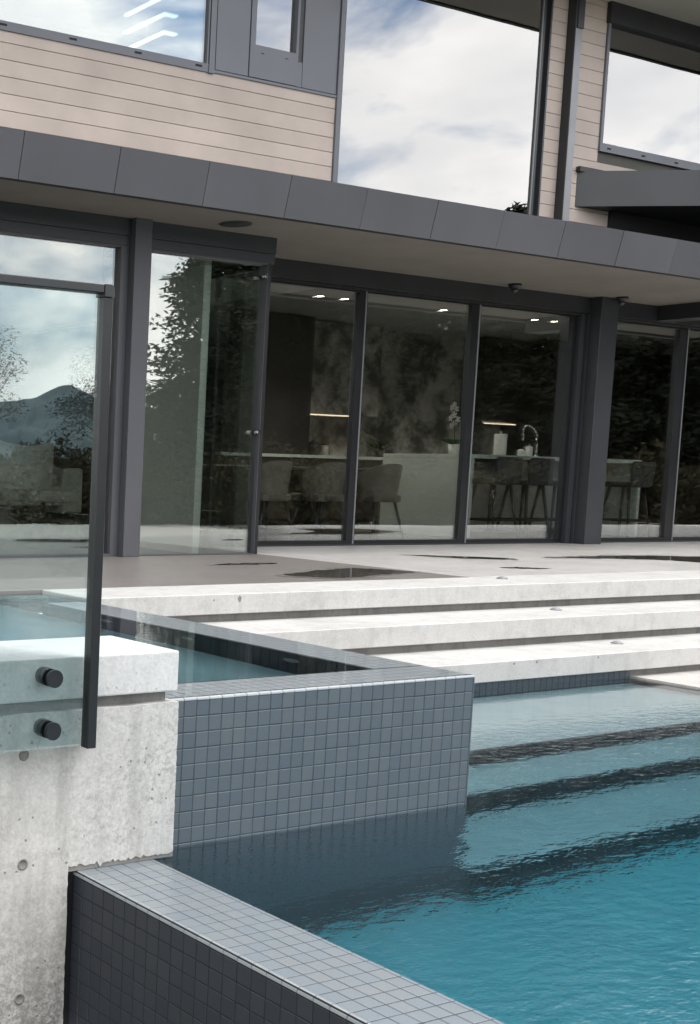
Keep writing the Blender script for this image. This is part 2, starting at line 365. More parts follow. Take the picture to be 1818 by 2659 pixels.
# ------------------------------------------------------------------ ground, patio, deck, pool
bm = bmesh.new()
for (x0, x1, y0, y1) in ((-6000, 6000, -9000, -8.2), (-6000, -1.80, -8.2, 1.0), (20, 6000, -8.2, 9000), (-6000, -6.5, 1.0, 9000), (-6.5, 20, 16.0, 9000)):
    bm.faces.new([bm.verts.new(p) for p in ((x0, y0, GR), (x1, y0, GR), (x1, y1, GR), (x0, y1, GR))])
struct(obj('ground', bm, 'ground_earth'), 'dark earth ground beside and behind the pool terrace')

patio = struct(obj('patio', boxes((-6.5, 20, 2.9, 5.78, -0.9, ZP-0.045)), 'recess_concrete'), 'concrete patio in front of the glass doors')
obj('patio_slab', boxes((-6.5, 3.486, 2.878, 5.74, ZP-0.14, ZP), bev=0.003), 'patio_damp', patio)['label'] = 'damp grey patio slab by the spa'
obj('patio_slab', boxes((3.494, 9.0, 2.878, 5.74, ZP-0.14, ZP+0.001), bev=0.003), 'patio_light', patio)['label'] = 'pale dry patio slab before the doors'
obj('patio_slab', boxes((9.006, 20, 2.878, 5.74, ZP-0.14, ZP+0.001), bev=0.003), 'patio_light', patio)

PXL, PXR, PY0, PYB = -1.474, 3.43, -6.5, 1.64          # pool: inner left, right edge, far end behind the camera side, step end
basin = struct(obj('pool_basin', boxes((PXL-0.1, PXR+0.2, PY0-0.2, PYB+0.2, -1.78, -1.58)), 'pool_floor'), 'blue pool basin with underwater steps')
obj('basin_wall', boxes((PXR, PXR+0.2, PY0, PYB, -1.58, ZW-0.02)), 'pool_floor', basin)
obj('basin_wall', boxes((PXL, PXR, PY0-0.2, PY0, -1.58, ZW+0.02)), 'pool_floor', basin)
obj('basin_wall', boxes((0.0, PXR, PYB+0.006, PYB+0.2, -1.5, -0.425)), 'grout', basin)
for y0, y1, dep in ((0.756, PYB, 0.20), (0.43, 0.756, 0.50), (-0.02, 0.43, 0.80)):
    us = obj('underwater_step', boxes((0.006, PXR, y0, y1+0.004, -1.58, ZW-dep), bev=0.008), 'pool_plaster', basin)
    obj('riser_facing', boxes((0.006, PXR, y0-0.012, y0-0.001, ZW-dep-0.30, ZW-dep-0.002)), 'riser_tile', us)
band = tile_mesh('tile', T-0.003, 0.0475, mat='spa_tile')
for i in range(67):
    put(band, 'tile', basin, (0.02+(i+0.5)*T, PYB+0.006, ZW+0.031), (0, 0, 0))
low_items = [(T-0.003, 0.0475, (0.02+(i+0.5)*T, PYB+0.006, ZW+0.031-T*(k+1)), M_FRONT) for i in range(67) for k in range(3)]
o = obj('submerged_tiles', merge_tiles(low_items), 'spa_tile', basin); o['kind'] = 'stuff'

def grid_sheet(x0, x1, y0, y1, z, nx=1, ny=1):
    bm = bmesh.new()
    g = [[bm.verts.new((x0+(x1-x0)*i/nx, y0+(y1-y0)*j/ny, z)) for j in range(ny+1)] for i in range(nx+1)]
    for i in range(nx):
        for j in range(ny): bm.faces.new((g[i][j], g[i+1][j], g[i+1][j+1], g[i][j+1]))
    return bm
bm = bmesh.new()
poly = [(PXL-0.004, PY0), (PXR, PY0), (PXR, PYB+0.004), (0.0, PYB+0.004), (0.0, 0.0), (PXL-0.004, 0.0)]
bm.faces.new([bm.verts.new((x, y, ZW)) for x, y in poly])
struct(obj('pool_water', bm, 'pool_water_mat'), 'rippled teal water of the pool')

deck = struct(obj('pool_deck', boxes((PXR, 20, -8.2, 2.4, -1.2, ZW+0.012), (-1.474, PXR, -8.2, PY0-0.2, -1.2, ZW+0.012)), 'deck_concrete'), 'pale concrete deck along the pool edge')

# ------------------------------------------------------------------ concrete steps
lab = {0: 'pale cast concrete step slab at patio level, topmost of three', 1: 'pale cast concrete step slab between the top and bottom steps', 2: 'pale cast concrete step slab just above the pool water'}
for k, (y0, y1, zt, th) in enumerate(((2.405, 2.868, 0.0165, 0.114), (1.99, 2.45, -0.1445, 0.117), (1.60, 2.04, -0.309, 0.112))):
    s = thing('concrete_step', lab[k], 'step', (6, y0, zt-0.16), 'concrete steps from patio to pool')
    obj('slab', boxes((0.004, 20, y0, y1, zt-th, zt), bev=0.004), 'step_concrete', s)
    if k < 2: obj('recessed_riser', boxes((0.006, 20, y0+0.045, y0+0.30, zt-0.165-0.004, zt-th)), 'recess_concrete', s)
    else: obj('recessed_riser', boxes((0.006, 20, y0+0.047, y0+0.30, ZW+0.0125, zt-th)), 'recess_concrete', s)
    if k == 0:
        bm = bmesh.new(); rr_ = random.Random(9)
        bm.faces.new([bm.verts.new((1.03+0.014*math.cos(t*0.4833)*(1+rr_.uniform(-.35, .35)), y0-0.0008, -0.012+0.017*math.sin(t*0.4833)*(1+rr_.uniform(-.35, .35)))) for t in range(13)])
        obj('stain', bm, 'recess_concrete', s)
        obj('bug_hole', cyl((0.844, y0-0.0008, -0.017), (0.844, y0+0.01, -0.017), 0.006, n=12), 'recess_concrete', s)
    if k == 2:
        for x_ in (2.32, 2.51, 3.05): obj('bug_hole', cyl((x_, y0-0.0008, -0.327), (x_, y0+0.01, -0.327), 0.007, n=12), 'recess_concrete', s)
cap_l = ('small grey anchor cap on the top concrete step', 'small grey anchor cap on the middle concrete step', 'small grey anchor cap on the bottom concrete step')
for lb, (x, y, z) in zip(cap_l, ((3.628, 2.727, 0.0165), (3.586, 2.278, -0.1445), (3.623, 1.871, -0.309))):
    a = thing('anchor_cap', lb, 'anchor cap', (x, y, z), 'anchor caps on the steps')
    obj('flange', lathe([(0.036, z), (0.036, z+0.005), (0.026, z+0.009)], x, y), 'light_metal', a)
    obj('dome', lathe([(0.025, z+0.006), (0.023, z+0.012), (0.014, z+0.016), (0.003, z+0.017)], x, y), 'post_metal', a)

# ------------------------------------------------------------------ spa
SX0, SYB = -3.4, 2.872
spa = thing('spa', 'raised spa with slate grey mosaic front above the pool', 'spa', (-0.7, 0.0, ZW))
WF = 0.007                                                      # the shell stands this far behind the tile faces
obj('front_shell', boxes((-1.408, -0.0035, 0.0026, 0.236, -1.5, -0.0075)), 'grout', spa)
obj('side_shell', boxes((-0.276, -0.0035, 0.2362, 2.40, -1.5, -0.0075)), 'grout', spa)
e0 = 0.96*T
tm = tile_mesh('tile', T-0.0028, T-0.0028, mat='spa_tile')
tmL = tile_mesh('tile', 0.0262, T-0.0028, mat='spa_tile'); tmR = tile_mesh('tile', 0.0385, T-0.0028, mat='spa_tile')
tmB = tile_mesh('tile', T-0.0028, 0.0095, mat='spa_tile')
low = []
for j in range(10):
    z = -(0.19+j+0.5)*T
    for i in range(27):
        x = -e0-(i+0.5)*T
        jj = (jit(0.0005), WF+jit(0.0005), jit(0.0005))
        if j < 9:
            me = tm if i < 26 else tmL
            if i == 26: x = -e0-26*T-0.0133-0.0018
            put(me, 'tile', spa, (x+jj[0], jj[1], z+jj[2]), (jit(0.006), 0, jit(0.006)))
        else: low.append((T-0.0028, T-0.0028, (x, WF, z), M_FRONT))
    if j < 9: put(tmR, 'tile', spa, (-e0+0.0205, WF+jit(0.0004), z), (jit(0.006), 0, jit(0.006)))
    else: low.append((0.0385, T-0.0028, (-e0+0.0205, WF, z), M_FRONT))
for j in range(10, 24):
    for i in range(-1, 27): low.append((T-0.0028, T-0.0028, (-e0-(i+0.5)*T, WF, -(0.19+j+0.5)*T), M_FRONT))
o = obj('submerged_tiles', merge_tiles(low), 'spa_tile', spa); o['kind'] = 'stuff'
# rounded edge trim along the front top, one piece per tile, and down the corner
def quarter(n=5, r=0.0095):
    return [(r-r*math.cos(t*math.pi/2/n), r*math.sin(t*math.pi/2/n)-r) for t in range(n+1)]
trim_poly = [(0.0, -0.0085)] + [(y, z+0.0005) for y, z in quarter()] + [(0.022, 0.0), (0.022, -0.0085)]
bmt = prism([(y, z) for y, z in trim_poly], 'x', -(T-0.0022)/2, (T-0.0022)/2)
bmesh.ops.recalc_face_normals(bmt, faces=bmt.faces[:]); trim_me = bpy.data.meshes.new('edge_trim'); bmt.to_mesh(trim_me); bmt.free(); trim_me.materials.append(MATS['trim_tile'])
for i in range(-1, 26):
    x = -e0-(i+0.5)*T
    if i == -1: x = -0.0262
    put(trim_me, 'edge_trim', spa, (x+jit(0.0004), 0.0, jit(0.0004)), (0, jit(0.004), 0))
obj('edge_trim', prism(trim_poly, 'x', -1.402, -e0-26*T-0.001), 'trim_tile', spa)
obj('corner_trim', prism([(0.0, 0.016), (-0.0045, 0.016), (-0.0065, 0.002), (-0.005, 0.0005), (-0.002, 0.0), (0.0, 0.003)], 'z', -1.4, -0.010), 'spa_tile', spa)
rim = []
for i in range(-1, 27):
    for k in range(4): rim.append((T-0.0014, T-0.0014, (-e0-(i+0.5)*T, 0.024+(k+0.5)*T, -0.012), M_UP))
for k in range(5):
    for j in range(43): rim.append((T-0.0014, T-0.0014, (-0.0255-(k)*T, 0.236+(j+0.5)*T, -0.012), M_UP))
o = obj('rim_tiles', merge_tiles(rim), 'rim_tile', spa); o['kind'] = 'stuff'
ins = []
for j in range(12):
    for i in range(43): ins.append((T-0.0028, T-0.0028, (-0.276, 0.236+(i+0.5)*T, -0.012-(j+0.5)*T), M_LEFT))
o = obj('inner_tiles', merge_tiles(ins), 'wall_tile', spa); o['kind'] = 'stuff'
obj('inner_floor', boxes((SX0, -0.27, 0.23, SYB, -0.62, -0.46)), 'spa_floor', spa)
obj('inner_back_wall', boxes((SX0, 0.0, SYB-0.02, SYB+0.02, -0.6, ZP-0.05)), 'wall_tile', spa)
obj('inner_left_wall', boxes((SX0-0.2, SX0, 0.0, SYB, -0.6, ZP-0.02)), 'wall_tile', spa)
for y in (0.62, 1.25, 1.85):
    obj('jet_fitting', cyl((-0.281, y, -0.17), (-0.292, y, -0.17), 0.042, 0.038, n=24), 'light_metal', spa)
bm = bmesh.new()
poly = [(SX0, 0.272), (-1.404, 0.272), (-1.404, 0.008), (-0.006, 0.008), (-0.006, 2.403), (0.0, 2.403), (0.0, SYB-0.02), (SX0, SYB-0.02)]
bm.faces.new([bm.verts.new((x, y, -0.0005)) for x, y in poly])
struct(obj('spa_water', bm, 'spa_water_mat'), 'still clear water filling the spa to its rim')

# ------------------------------------------------------------------ infinity edge wall of the pool
PWO, PWI, PWY = -1.760, PXL, 0.0
pw = thing('pool_wall', 'low tiled pool wall with pale wet coping and dark outer face', 'pool wall', (-1.62, -0.8, GR))
obj('core', boxes((PWO+0.0026, PWI-0.0026, PY0, 0.02, GR-0.3, ZW+0.003-0.0013)), 'dark_grout', pw)
obj('inner_face', boxes((PWI-0.0025, PWI, PY0, 0.0, -1.58, ZW-0.004)), 'pool_plaster', pw)
ct = tile_mesh('tile', T-0.0030, T-0.0034, c=0.0007, mat='coping_tile'); ctI = tile_mesh('tile', 0.0128, T-0.0034, c=0.0007, mat='coping_tile')
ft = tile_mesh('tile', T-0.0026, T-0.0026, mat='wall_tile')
Y0 = -0.1645
rest_t, rest_f = [], []
cnt = 0
for j in range(-2, 60):
    y = Y0-(j+0.5)*T
    for k in range(6):
        x = PWO+0.017+(k+0.5)*T
        w = T-0.0026
        me = ct
        if k == 5: x = PWO+0.017+5*T+0.0074; w = 0.0128; me = ctI
        if j < 21: put(me, 'tile', pw, (x, y, ZW+0.003-0.006+jit(0.0002)), (R(-90)+jit(0.003), jit(0.003), 0)); cnt += 1
        else: rest_t.append((w, T-0.0026, (x, y, ZW-0.003), M_UP))
    for k in range(14):
        z = ZW-0.013-(k+0.5)*T
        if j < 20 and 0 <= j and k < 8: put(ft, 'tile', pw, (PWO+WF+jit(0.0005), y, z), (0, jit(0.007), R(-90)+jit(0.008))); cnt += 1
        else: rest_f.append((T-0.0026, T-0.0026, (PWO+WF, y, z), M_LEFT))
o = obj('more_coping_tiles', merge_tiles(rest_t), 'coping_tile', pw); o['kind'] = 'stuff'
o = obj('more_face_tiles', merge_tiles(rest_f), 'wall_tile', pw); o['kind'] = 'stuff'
tp = [(0.0, -0.0125)] + [(y*1.3, z*1.3+0.0005) for y, z in quarter()] + [(0.0176, 0.0), (0.0176, -0.0125)]
bmt = prism(tp, 'x', -(T-0.0022)/2, (T-0.0022)/2)
bmesh.ops.recalc_face_normals(bmt, faces=bmt.faces[:]); tm2 = bpy.data.meshes.new('edge_trim'); bmt.to_mesh(tm2); bmt.free(); tm2.materials.append(MATS['trim_tile'])
for j in range(-2, 60):
    put(tm2, 'edge_trim', pw, (PWO, Y0-(j+0.5)*T, ZW+0.003+jit(0.0003)), (0, 0, R(-90)))

# ------------------------------------------------------------------ concrete wall with cap slab
YC = -0.08
cw = thing('concrete_wall', 'pitted grey concrete wall with smooth cap slab beside the spa', 'wall', (-2.4, YC, GR))
WX = -5.2
bm = prism([(WX, GR-0.2), (-1.787, GR-0.2), (-1.787, ZW+0.019), (-1.404, ZW+0.019), (-1.406, 0.010), (WX, 0.010)], 'y', YC, 0.22)
bmesh.ops.subdivide_edges(bm, edges=[e for e in bm.edges if e.calc_length() > 0.3 and abs(e.verts[0].co.y-e.verts[1].co.y) < 1e-5], cuts=40)
rnd = random.Random(3)
for v in bm.verts:
    if v.co.y < 0:                                               # ragged arrises at the front
        v.co.z += rnd.gauss(0, 0.0034 if v.co.z < -0.4 else 0.0016) if abs(v.co.z-GR) > 0.3 else 0; v.co.x -= abs(rnd.gauss(0, 0.0012)) if v.co.x > -1.9 else 0
obj('wall_body', bm, 'wall_concrete', cw)
obj('mortar_bed', boxes((-1.787, -1.402, YC+0.003, 0.2, ZW+0.0045, ZW+0.04)), 'recess_concrete', cw)
obj('joint', boxes((WX, -1.432, YC+0.035, 0.20, 0.0, 0.05)), 'recess_concrete', cw)
obj('cap_slab', boxes((WX, -1.413, YC, 0.269, 0.043, 0.166), bev=0.005, seg=2), 'cap_concrete', cw)
for x, z in ((-1.955, -0.108), (-1.947, -0.428), (-1.943, -0.829)):
    th_ = obj('tie_hole', lathe([(0.0165, 0), (0.0165, 0.0025), (0.0125, 0.0025), (0.0115, 0.0005), (0.001, 0.0005)], 0, 0, 20), 'recess_concrete', cw, (x, YC, z))
    th_.rotation_euler = (R(90), 0, 0)
obj('black_joint', boxes((-1.7865, -1.7615, YC+0.012, YC+0.05, GR, ZW-0.002)), 'black_metal', cw)

# ------------------------------------------------------------------ glass guardrail
gd = thing('glass_guardrail', 'frameless glass guardrail with black edge post bolted to concrete wall', 'guardrail', (-2.4, -0.12, -0.09))
obj('pane', boxes((-4.6, -1.776, -0.1305, -0.1195, -0.083, 1.197)), 'guard_glass', gd)
obj('end_post', boxes((-1.781, -1.750, -0.142, -0.108, -0.092, 1.180), bev=0.002), 'black_metal', gd)
obj('top_rail', boxes((-4.6, -1.783, -0.146, -0.104, 1.190, 1.214), bev=0.0025), 'dark_metal', gd)
el = prism([(-1.782, 1.189), (-1.782, 1.2145), (-1.762, 1.2145), (-1.754, 1.211), (-1.7495, 1.203), (-1.7485, 1.181), (-1.7825, 1.181)], 'y', -0.147, -0.103)
obj('rail_elbow', el, 'dark_metal', gd)
for x in (-1.900, -2.95):
    for z in (0.118, -0.031):
        s_ = obj('standoff', cyl((x, YC+0.004, z), (x, -0.1185, z), 0.0255, n=40), 'black_metal', gd)
        obj('gasket', cyl((x, -0.1315, z), (x, -0.134, z), 0.0225, n=40), 'dark_void', s_)
        bmc = cyl((x, -0.134, z), (x, -0.146, z), 0.0255, n=40)
        bmesh.ops.bevel(bmc, geom=[e for e in bmc.edges if abs(e.verts[0].co.y+0.146) < 1e-4 and abs(e.verts[1].co.y+0.146) < 1e-4], offset=0.0015, segments=2, affect='EDGES')
        obj('cap', bmc, 'black_metal', s_)

# ------------------------------------------------------------------ house: lower storey
house = thing('house', 'modern two storey house with tan siding and dark metal fascia', 'house', (4, 5.75, ZP))
YU = 5.75
# fascia, tilted, one panel per piece
fas = obj('fascia', prism([(4.115, 2.850), (4.178, 2.566), (4.24, 2.566), (4.24, 2.850)], 'x', -6.5, 13), 'dark_void', house)
def fascia_panel(x0, x1):
    return prism([(4.100, 2.855), (4.166, 2.562), (4.181, 2.5655), (4.116, 2.8585)], 'x', x0, x1)
for k in range(-9, 16):
    x0 = 0.553+0.763*k
    o = obj('fascia_panel', fascia_panel(x0+0.0025, x0+0.763-0.0025), 'fascia_metal', fas)
    o.location.y += jit(0.0015)
obj('canopy_roof', boxes((-6.5, 13, 4.116, YU+0.1, 2.80, 2.858)), 'dark_metal', house)
obj('soffit', boxes((-6.5, 13, 4.235, 5.80, 2.590, 2.66)), 'soffit', house)
obj('soffit_reveal', boxes((-6.5, 13, 4.182, 4.236, 2.578, 2.70)), 'dark_void', house)
# left bay
lt = obj('lintel', boxes((-6.5, 3.49, 4.93, 5.10, 2.462, 2.592)), 'charcoal_metal', house); lt['label'] = 'stepped header over the left glazing'
obj('lintel', boxes((-6.5, 3.485, 4.938, 5.09, 2.385, 2.459)), 'charcoal_metal', house)
obj('column', boxes((2.04, 2.195, 4.875, 5.06, ZP, 2.590), bev=0.003), 'fascia_metal', house)
def framed_pane(name, x0, x1, z0, z1, y, mat_f, mat_g, fl=0.03, fr=0.03, ft_=0.03, fb=0.03, depth=0.07, thick=0.012):
    bs = []
    if fl: bs.append((x0, x0+fl, y, y+depth, z0, z1))
    if fr: bs.append((x1-fr, x1, y, y+depth, z0, z1))
    if ft_: bs.append((x0+fl, x1-fr, y+0.001, y+depth-0.001, z1-ft_, z1))
    if fb: bs.append((x0+fl, x1-fr, y+0.001, y+depth-0.001, z0, z0+fb))
    w = obj(name, boxes(*bs), mat_f, house)
    obj('pane', boxes((x0+fl-0.004, x1-fr+0.004, y+depth*0.45, y+depth*0.45+thick, z0+fb-0.004, z1-ft_+0.004)), mat_g, w)
    return w
framed_pane('window', -2.6, 2.036, ZP+0.001, 2.384, 4.945, 'fascia_metal', 'left_glass', 0.07, 0.072, 0.012, 0.02, 0.09)
framed_pane('window', 2.199, 3.425, ZP+0.001, 2.384, 4.945, 'fascia_metal', 'left_glass', 0.05, 0.004, 0.012, 0.006, 0.09)
obj('window_reveal', boxes((1.915, 1.962, 5.036, 5.12, ZP, 2.384)), 'dark_void', house)
obj('corner_post', boxes((3.428, 3.478, 4.965, 5.015, ZP, 2.384)), 'black_metal', house)
rg = obj('return_window', boxes((3.44, 3.478, 5.016, 5.70, 2.35, 2.40), (3.44, 3.478, 5.016, 5.70, ZP, ZP+0.02)), 'black_metal', house)
obj('pane', boxes((3.452, 3.464, 5.016, 5.70, ZP+0.016, 2.354)), 'door_glass', rg)
obj('return_lintel', boxes((3.40, 3.484, 5.10, 5.72, 2.403, 2.588)), 'charcoal_metal', house)
for z in (2.28, 1.02):
    obj('glass_clip', cyl((3.40, 4.968, z), (3.40, 4.925, z), 0.016, n=16), 'steel', house)
# sliding doors
obj('lintel', boxes((3.486, 12.5, 5.665, 5.90, 2.425, 2.592)), 'dark_metal', house)
obj('head_track', boxes((3.49, 12.5, 5.70, 5.86, 2.405, 2.4235)), 'dark_void', house)
obj('threshold', boxes((3.48, 12.5, 5.735, 5.86, ZP-0.02, ZP+0.014)), 'charcoal_metal', house)
def sliding_door(x0, x1, y, sl=0.035, sr=0.10):
    z0, z1 = ZP+0.015, 2.404
    d = obj('sliding_door', boxes((x0, x0+sl, y, y+0.05, z0, z1), (x1-sr, x1, y, y+0.05, z0, z1), (x0+sl, x1-sr, y+0.001, y+0.049, z1-0.015, z1), (x0+sl, x1-sr, y+0.001, y+0.049, z0, z0+0.035)), 'black_metal', house)
    obj('pane', boxes((x0+sl-0.004, x1-sr+0.004, y+0.02, y+0.032, z0+0.03, z1-0.011)), 'door_glass', d)
    obj('bead', boxes((x1-0.002, x1+0.014, y-0.006, y+0.02, z0, z1)), 'light_metal', d)  # added pale strip paints the bright highlight along the stile edge
    return d
sliding_door(3.60, 5.36, 5.74, 0.03, 0.08)
sliding_door(5.375, 6.915, 5.74, 0.01, 0.10)
sliding_door(6.93, 8.46, 5.74, 0.01, 0.11)
obj('door_jamb', boxes((8.40, 8.47, 5.69, 5.739, ZP, 2.42), (8.475, 8.50, 5.66, 5.735, ZP, 2.42)), 'charcoal_metal', house)
obj('column', boxes((8.505, 8.775, 5.54, 5.73, ZP, 2.589), bev=0.003), 'charcoal_metal', house)
sliding_door(8.80, 10.34, 5.76, 0.03, 0.14)
sliding_door(10.355, 12.2, 5.76, 0.01, 0.10)
obj('side_beam', boxes((9.63, 9.9, 4.25, 5.66, 2.43, 2.589)), 'dark_metal', house)

# house: upper storey
obj('upper_wall', boxes((-6.5, 4.86, YU+0.02, YU+0.12, 2.85, 4.10), (7.66, 8.56, YU+0.02, YU+0.12, 2.85, 5.62), (8.56, 14, YU+0.02, YU+0.12, 2.85, 4.10)), 'siding_joint', house)
sd = obj('siding', boxes((-6.5, 4.85, YU+0.012, YU+0.02, 2.86, 4.085), (7.675, 8.545, YU+0.012, YU+0.02, 2.86, 5.585), (8.545, 14, YU+0.012, YU+0.02, 2.86, 4.098)), 'siding_joint', house)
SEAM = 3.477; BP = 0.1283
def board(x0, x1, z0, z1):
    c = 0.0025
    return prism([(YU, z0+c), (YU+c, z0), (YU+0.014, z0), (YU+0.014, z1), (YU+c, z1), (YU, z1-c)], 'x', x0, x1)
for k in range(-5, 17):
    z0, z1 = SEAM+BP*k+0.0018, SEAM+BP*(k+1)-0.0018
    if z0 < 4.06: obj('board', board(-6.5, 4.852, z0, min(z1, 4.098)), 'siding', sd)
    if z1 < 4.11: obj('board', board(7.675, 14, z0, z1), 'siding', sd)
    elif z0 < 5.57: obj('board', board(7.675, 8.548, z0, min(z1, 5.585)), 'siding', sd)
# left ribbon window with sill
w1 = obj('window', boxes((-3.0, 3.35, YU-0.012, YU+0.06, 4.078, 4.148), (3.35, 3.372, YU-0.012, YU+0.06, 4.078, 5.585), (3.372, 3.43, YU-0.02, YU+0.06, 4.074, 5.585)), 'grey_metal', house)
obj('gasket', boxes((3.366, 3.373, YU-0.0135, YU, 4.148, 5.585)), 'dark_void', w1)
obj('pane', boxes((-3.0, 3.352, YU+0.012, YU+0.024, 4.145, 5.585)), 'window_glass', w1)
for x in (0.05, 0.69, 1.33, 1.985, 2.63, 3.265): obj('weep_slot', boxes((x-0.035, x+0.035, YU-0.0145, YU-0.005, 4.110, 4.126)), 'dark_void', w1)
obj('jamb', boxes((3.434, 3.447, YU-0.01, YU+0.04, 4.10, 5.585)), 'dark_void', house)
# grey wall panels with a narrow casement
obj('wall_panel', boxes((3.449, 3.814, YU-0.004, YU+0.02, 4.116, 5.585), bev=0.0015), 'grey_metal', house)
obj('wall_panel', boxes((4.437, 4.850, YU-0.004, YU+0.02, 4.116, 5.585), bev=0.0015), 'grey_metal', house)
w2 = obj('window', boxes((3.820, 3.877, YU-0.012, YU+0.05, 4.116, 5.585), (3.877, 4.372, YU-0.012, YU+0.05, 4.116, 4.392), (4.345, 4.372, YU-0.012, YU+0.05, 4.393, 5.585)), 'grey_metal', house)
obj('pane', boxes((3.877, 4.345, YU+0.03, YU+0.042, 4.38, 5.585)), 'window_glass', w2)
obj('jamb', boxes((4.376, 4.43, YU+0.006, YU+0.05, 4.20, 5.585), (4.374, 4.394, YU-0.006, YU+0.02, 4.33, 5.585)), 'dark_metal', w2)
for x in (3.96, 4.24): obj('weep_slot', boxes((x-0.016, x+0.016, YU-0.0135, YU-0.005, 4.325, 4.332)), 'dark_void', w2)
obj('wall_panel', boxes((4.374, 4.433, YU-0.002, YU+0.02, 4.116, 4.328)), 'grey_metal', house)
obj('flashing', boxes((3.434, 4.852, YU-0.012, YU+0.02, 4.086, 4.108)), 'grey_metal', house)
obj('corner_trim', boxes((4.856, 4.914, YU-0.02, YU+0.03, 2.86, 5.585), bev=0.002), 'grey_metal', house)
# large picture window
w3 = obj('window', boxes((7.56, 7.60, YU-0.006, YU+0.06, 2.86, 5.585), (7.645, 7.668, YU-0.03, YU+0.06, 2.86, 5.585)), 'charcoal_metal', house)
obj('pane', boxes((4.915, 7.56, YU+0.004, YU+0.016, 2.86, 5.585)), 'window_glass', w3)
obj('jamb', boxes((7.60, 7.645, YU+0.01, YU+0.05, 2.86, 5.585)), 'dark_void', w3)
obj('sealing_strip', boxes((7.546, 7.560, YU-0.012, YU+0.002, 2.86, 5.585)), 'light_metal', w3)
# right window
w4 = obj('window', boxes((8.552, 8.592, YU-0.02, YU+0.05, 4.102, 5.40), (8.592, 14, YU-0.02, YU+0.05, 4.102, 4.186)), 'grey_metal', house)
obj('pane', boxes((8.590, 14, YU+0.006, YU+0.018, 4.18, 5.40)), 'window_glass', w4)
for x in (8.70, 9.27, 9.84, 10.41): obj('weep_slot', boxes((x-0.03, x+0.03, YU-0.0225, YU-0.01, 4.132, 4.148)), 'dark_void', w4)
obj('header_beam', boxes((8.535, 14, YU-0.05, YU+0.1, 5.383, 5.589)), 'dark_metal', house)
po = obj('downpipe_post', boxes((7.93, 8.034, YU-0.097, YU-0.001, 2.86, 5.588), bev=0.003), 'dark_metal', house)
obj('cover_plate', boxes((7.936, 8.036, YU-0.1005, YU-0.0972, 2.86, 5.205)), 'post_metal', po)  # added pale plate paints the light on the post's front face
obj('bracket', boxes((7.955, 8.046, YU-0.110, YU-0.002, 5.21, 5.55), bev=0.004), 'charcoal_metal', po)
# eave of the main roof
obj('eave_soffit', boxes((-6.5, 14, 4.885, YU+0.10, 5.590, 5.68)), 'eave_soffit', house)
obj('eave_fascia', boxes((-6.5, 14, 4.84, 4.884, 5.575, 5.86)), 'fascia_metal', house)
obj('roof', boxes((-6.5, 14, 4.86, 16, 5.862, 5.95)), 'dark_metal', house)
# raked side canopy at the right
dx_, dy_ = 0.811, -0.585
A_ = Vector((8.232, YU+0.01)); D_ = Vector((dx_, dy_)); N_ = Vector((-dy_, dx_))
def along(t, off=0.0): p_ = A_+D_*t+N_*off; return (p_.x, p_.y)
ck = obj('side_canopy', prism([along(0.03, 0.014), along(3.4, 0.014), (14, along(3.4)[1]), (14, YU+0.015), (8.26, YU+0.015)], 'z', 3.512, 3.85), 'dark_metal', house)
for ta, tb_ in ((0.0, 1.36), (1.365, 2.6), (2.605, 3.4)):
    obj('fascia_panel', prism([along(ta), along(tb_), along(tb_, 0.0135), along(ta, 0.0135)], 'z', 3.506, 3.862), 'charcoal_metal', ck)
obj('wall_flashing', boxes((8.224, 8.66, YU-0.05, YU-0.001, 3.852, 3.902)), 'dark_metal', ck)
obj('dark_opening', boxes((8.79, 14, YU-0.03, YU-0.001, 2.86, 3.511)), 'dark_void', house)

# interior shell
obj('interior_floor', boxes((-3.2, 16, 5.0, 15, -0.2, ZP-0.004), ), 'interior_floor', house)
obj('interior_ceiling', boxes((-3.2, 6.4, 5.12, 15, 2.70, 2.76)), 'interior_white', house)
obj('interior_ceiling', boxes((6.4, 16, 5.93, 15, 2.70, 2.77)), 'interior_ceiling', house)
obj('interior_wall', boxes((6.6, 16, 9.9, 10.1, ZP, 2.70)), 'smoky_stone', house)
obj('interior_wall', boxes((-3.2, 6.6, 14.8, 15, ZP, 2.70)), 'interior_dark', house)
obj('interior_wall', boxes((-3.3, -3.2, 5.0, 6.0, ZP, 2.70), (-3.3, -3.2, 10.0, 15, ZP, 2.70), (-3.3, -3.2, 6.0, 10.0, 2.45, 2.70)), 'interior_white', house)
obj('interior_wall', boxes((16, 16.1, 5.0, 15, ZP, 2.70)), 'interior_dark', house)
obj('interior_wall', boxes((12.5, 16.1, 5.74, 5.9, ZP, 2.59)), 'dark_metal', house)
obj('interior_wall', boxes((6.6, 6.7, 9.9, 14.8, ZP, 2.70)), 'interior_dark', house)
obj('partition', boxes((2.90, 2.97, 5.10, 5.98, ZP, 2.69)), 'white_ceramic', house)
obj('partition', boxes((3.20, 3.26, 5.55, 5.66, ZP, 2.69)), 'charcoal_metal', house)
obj('upper_room', boxes((-6.5, 14, 9.2, 9.3, 2.9, 5.6), (-6.5, 14, 5.87, 9.2, 2.80, 2.9), (-6.6, -6.5, 5.8, 9.3, 2.86, 5.86), (14, 14.1, 4.9, 9.3, 2.86, 5.86)), 'interior_ceiling', house)
obj('upper_ceiling', boxes((-6.5, 14, 5.86, 9.3, 5.60, 5.66)), 'interior_white', house)

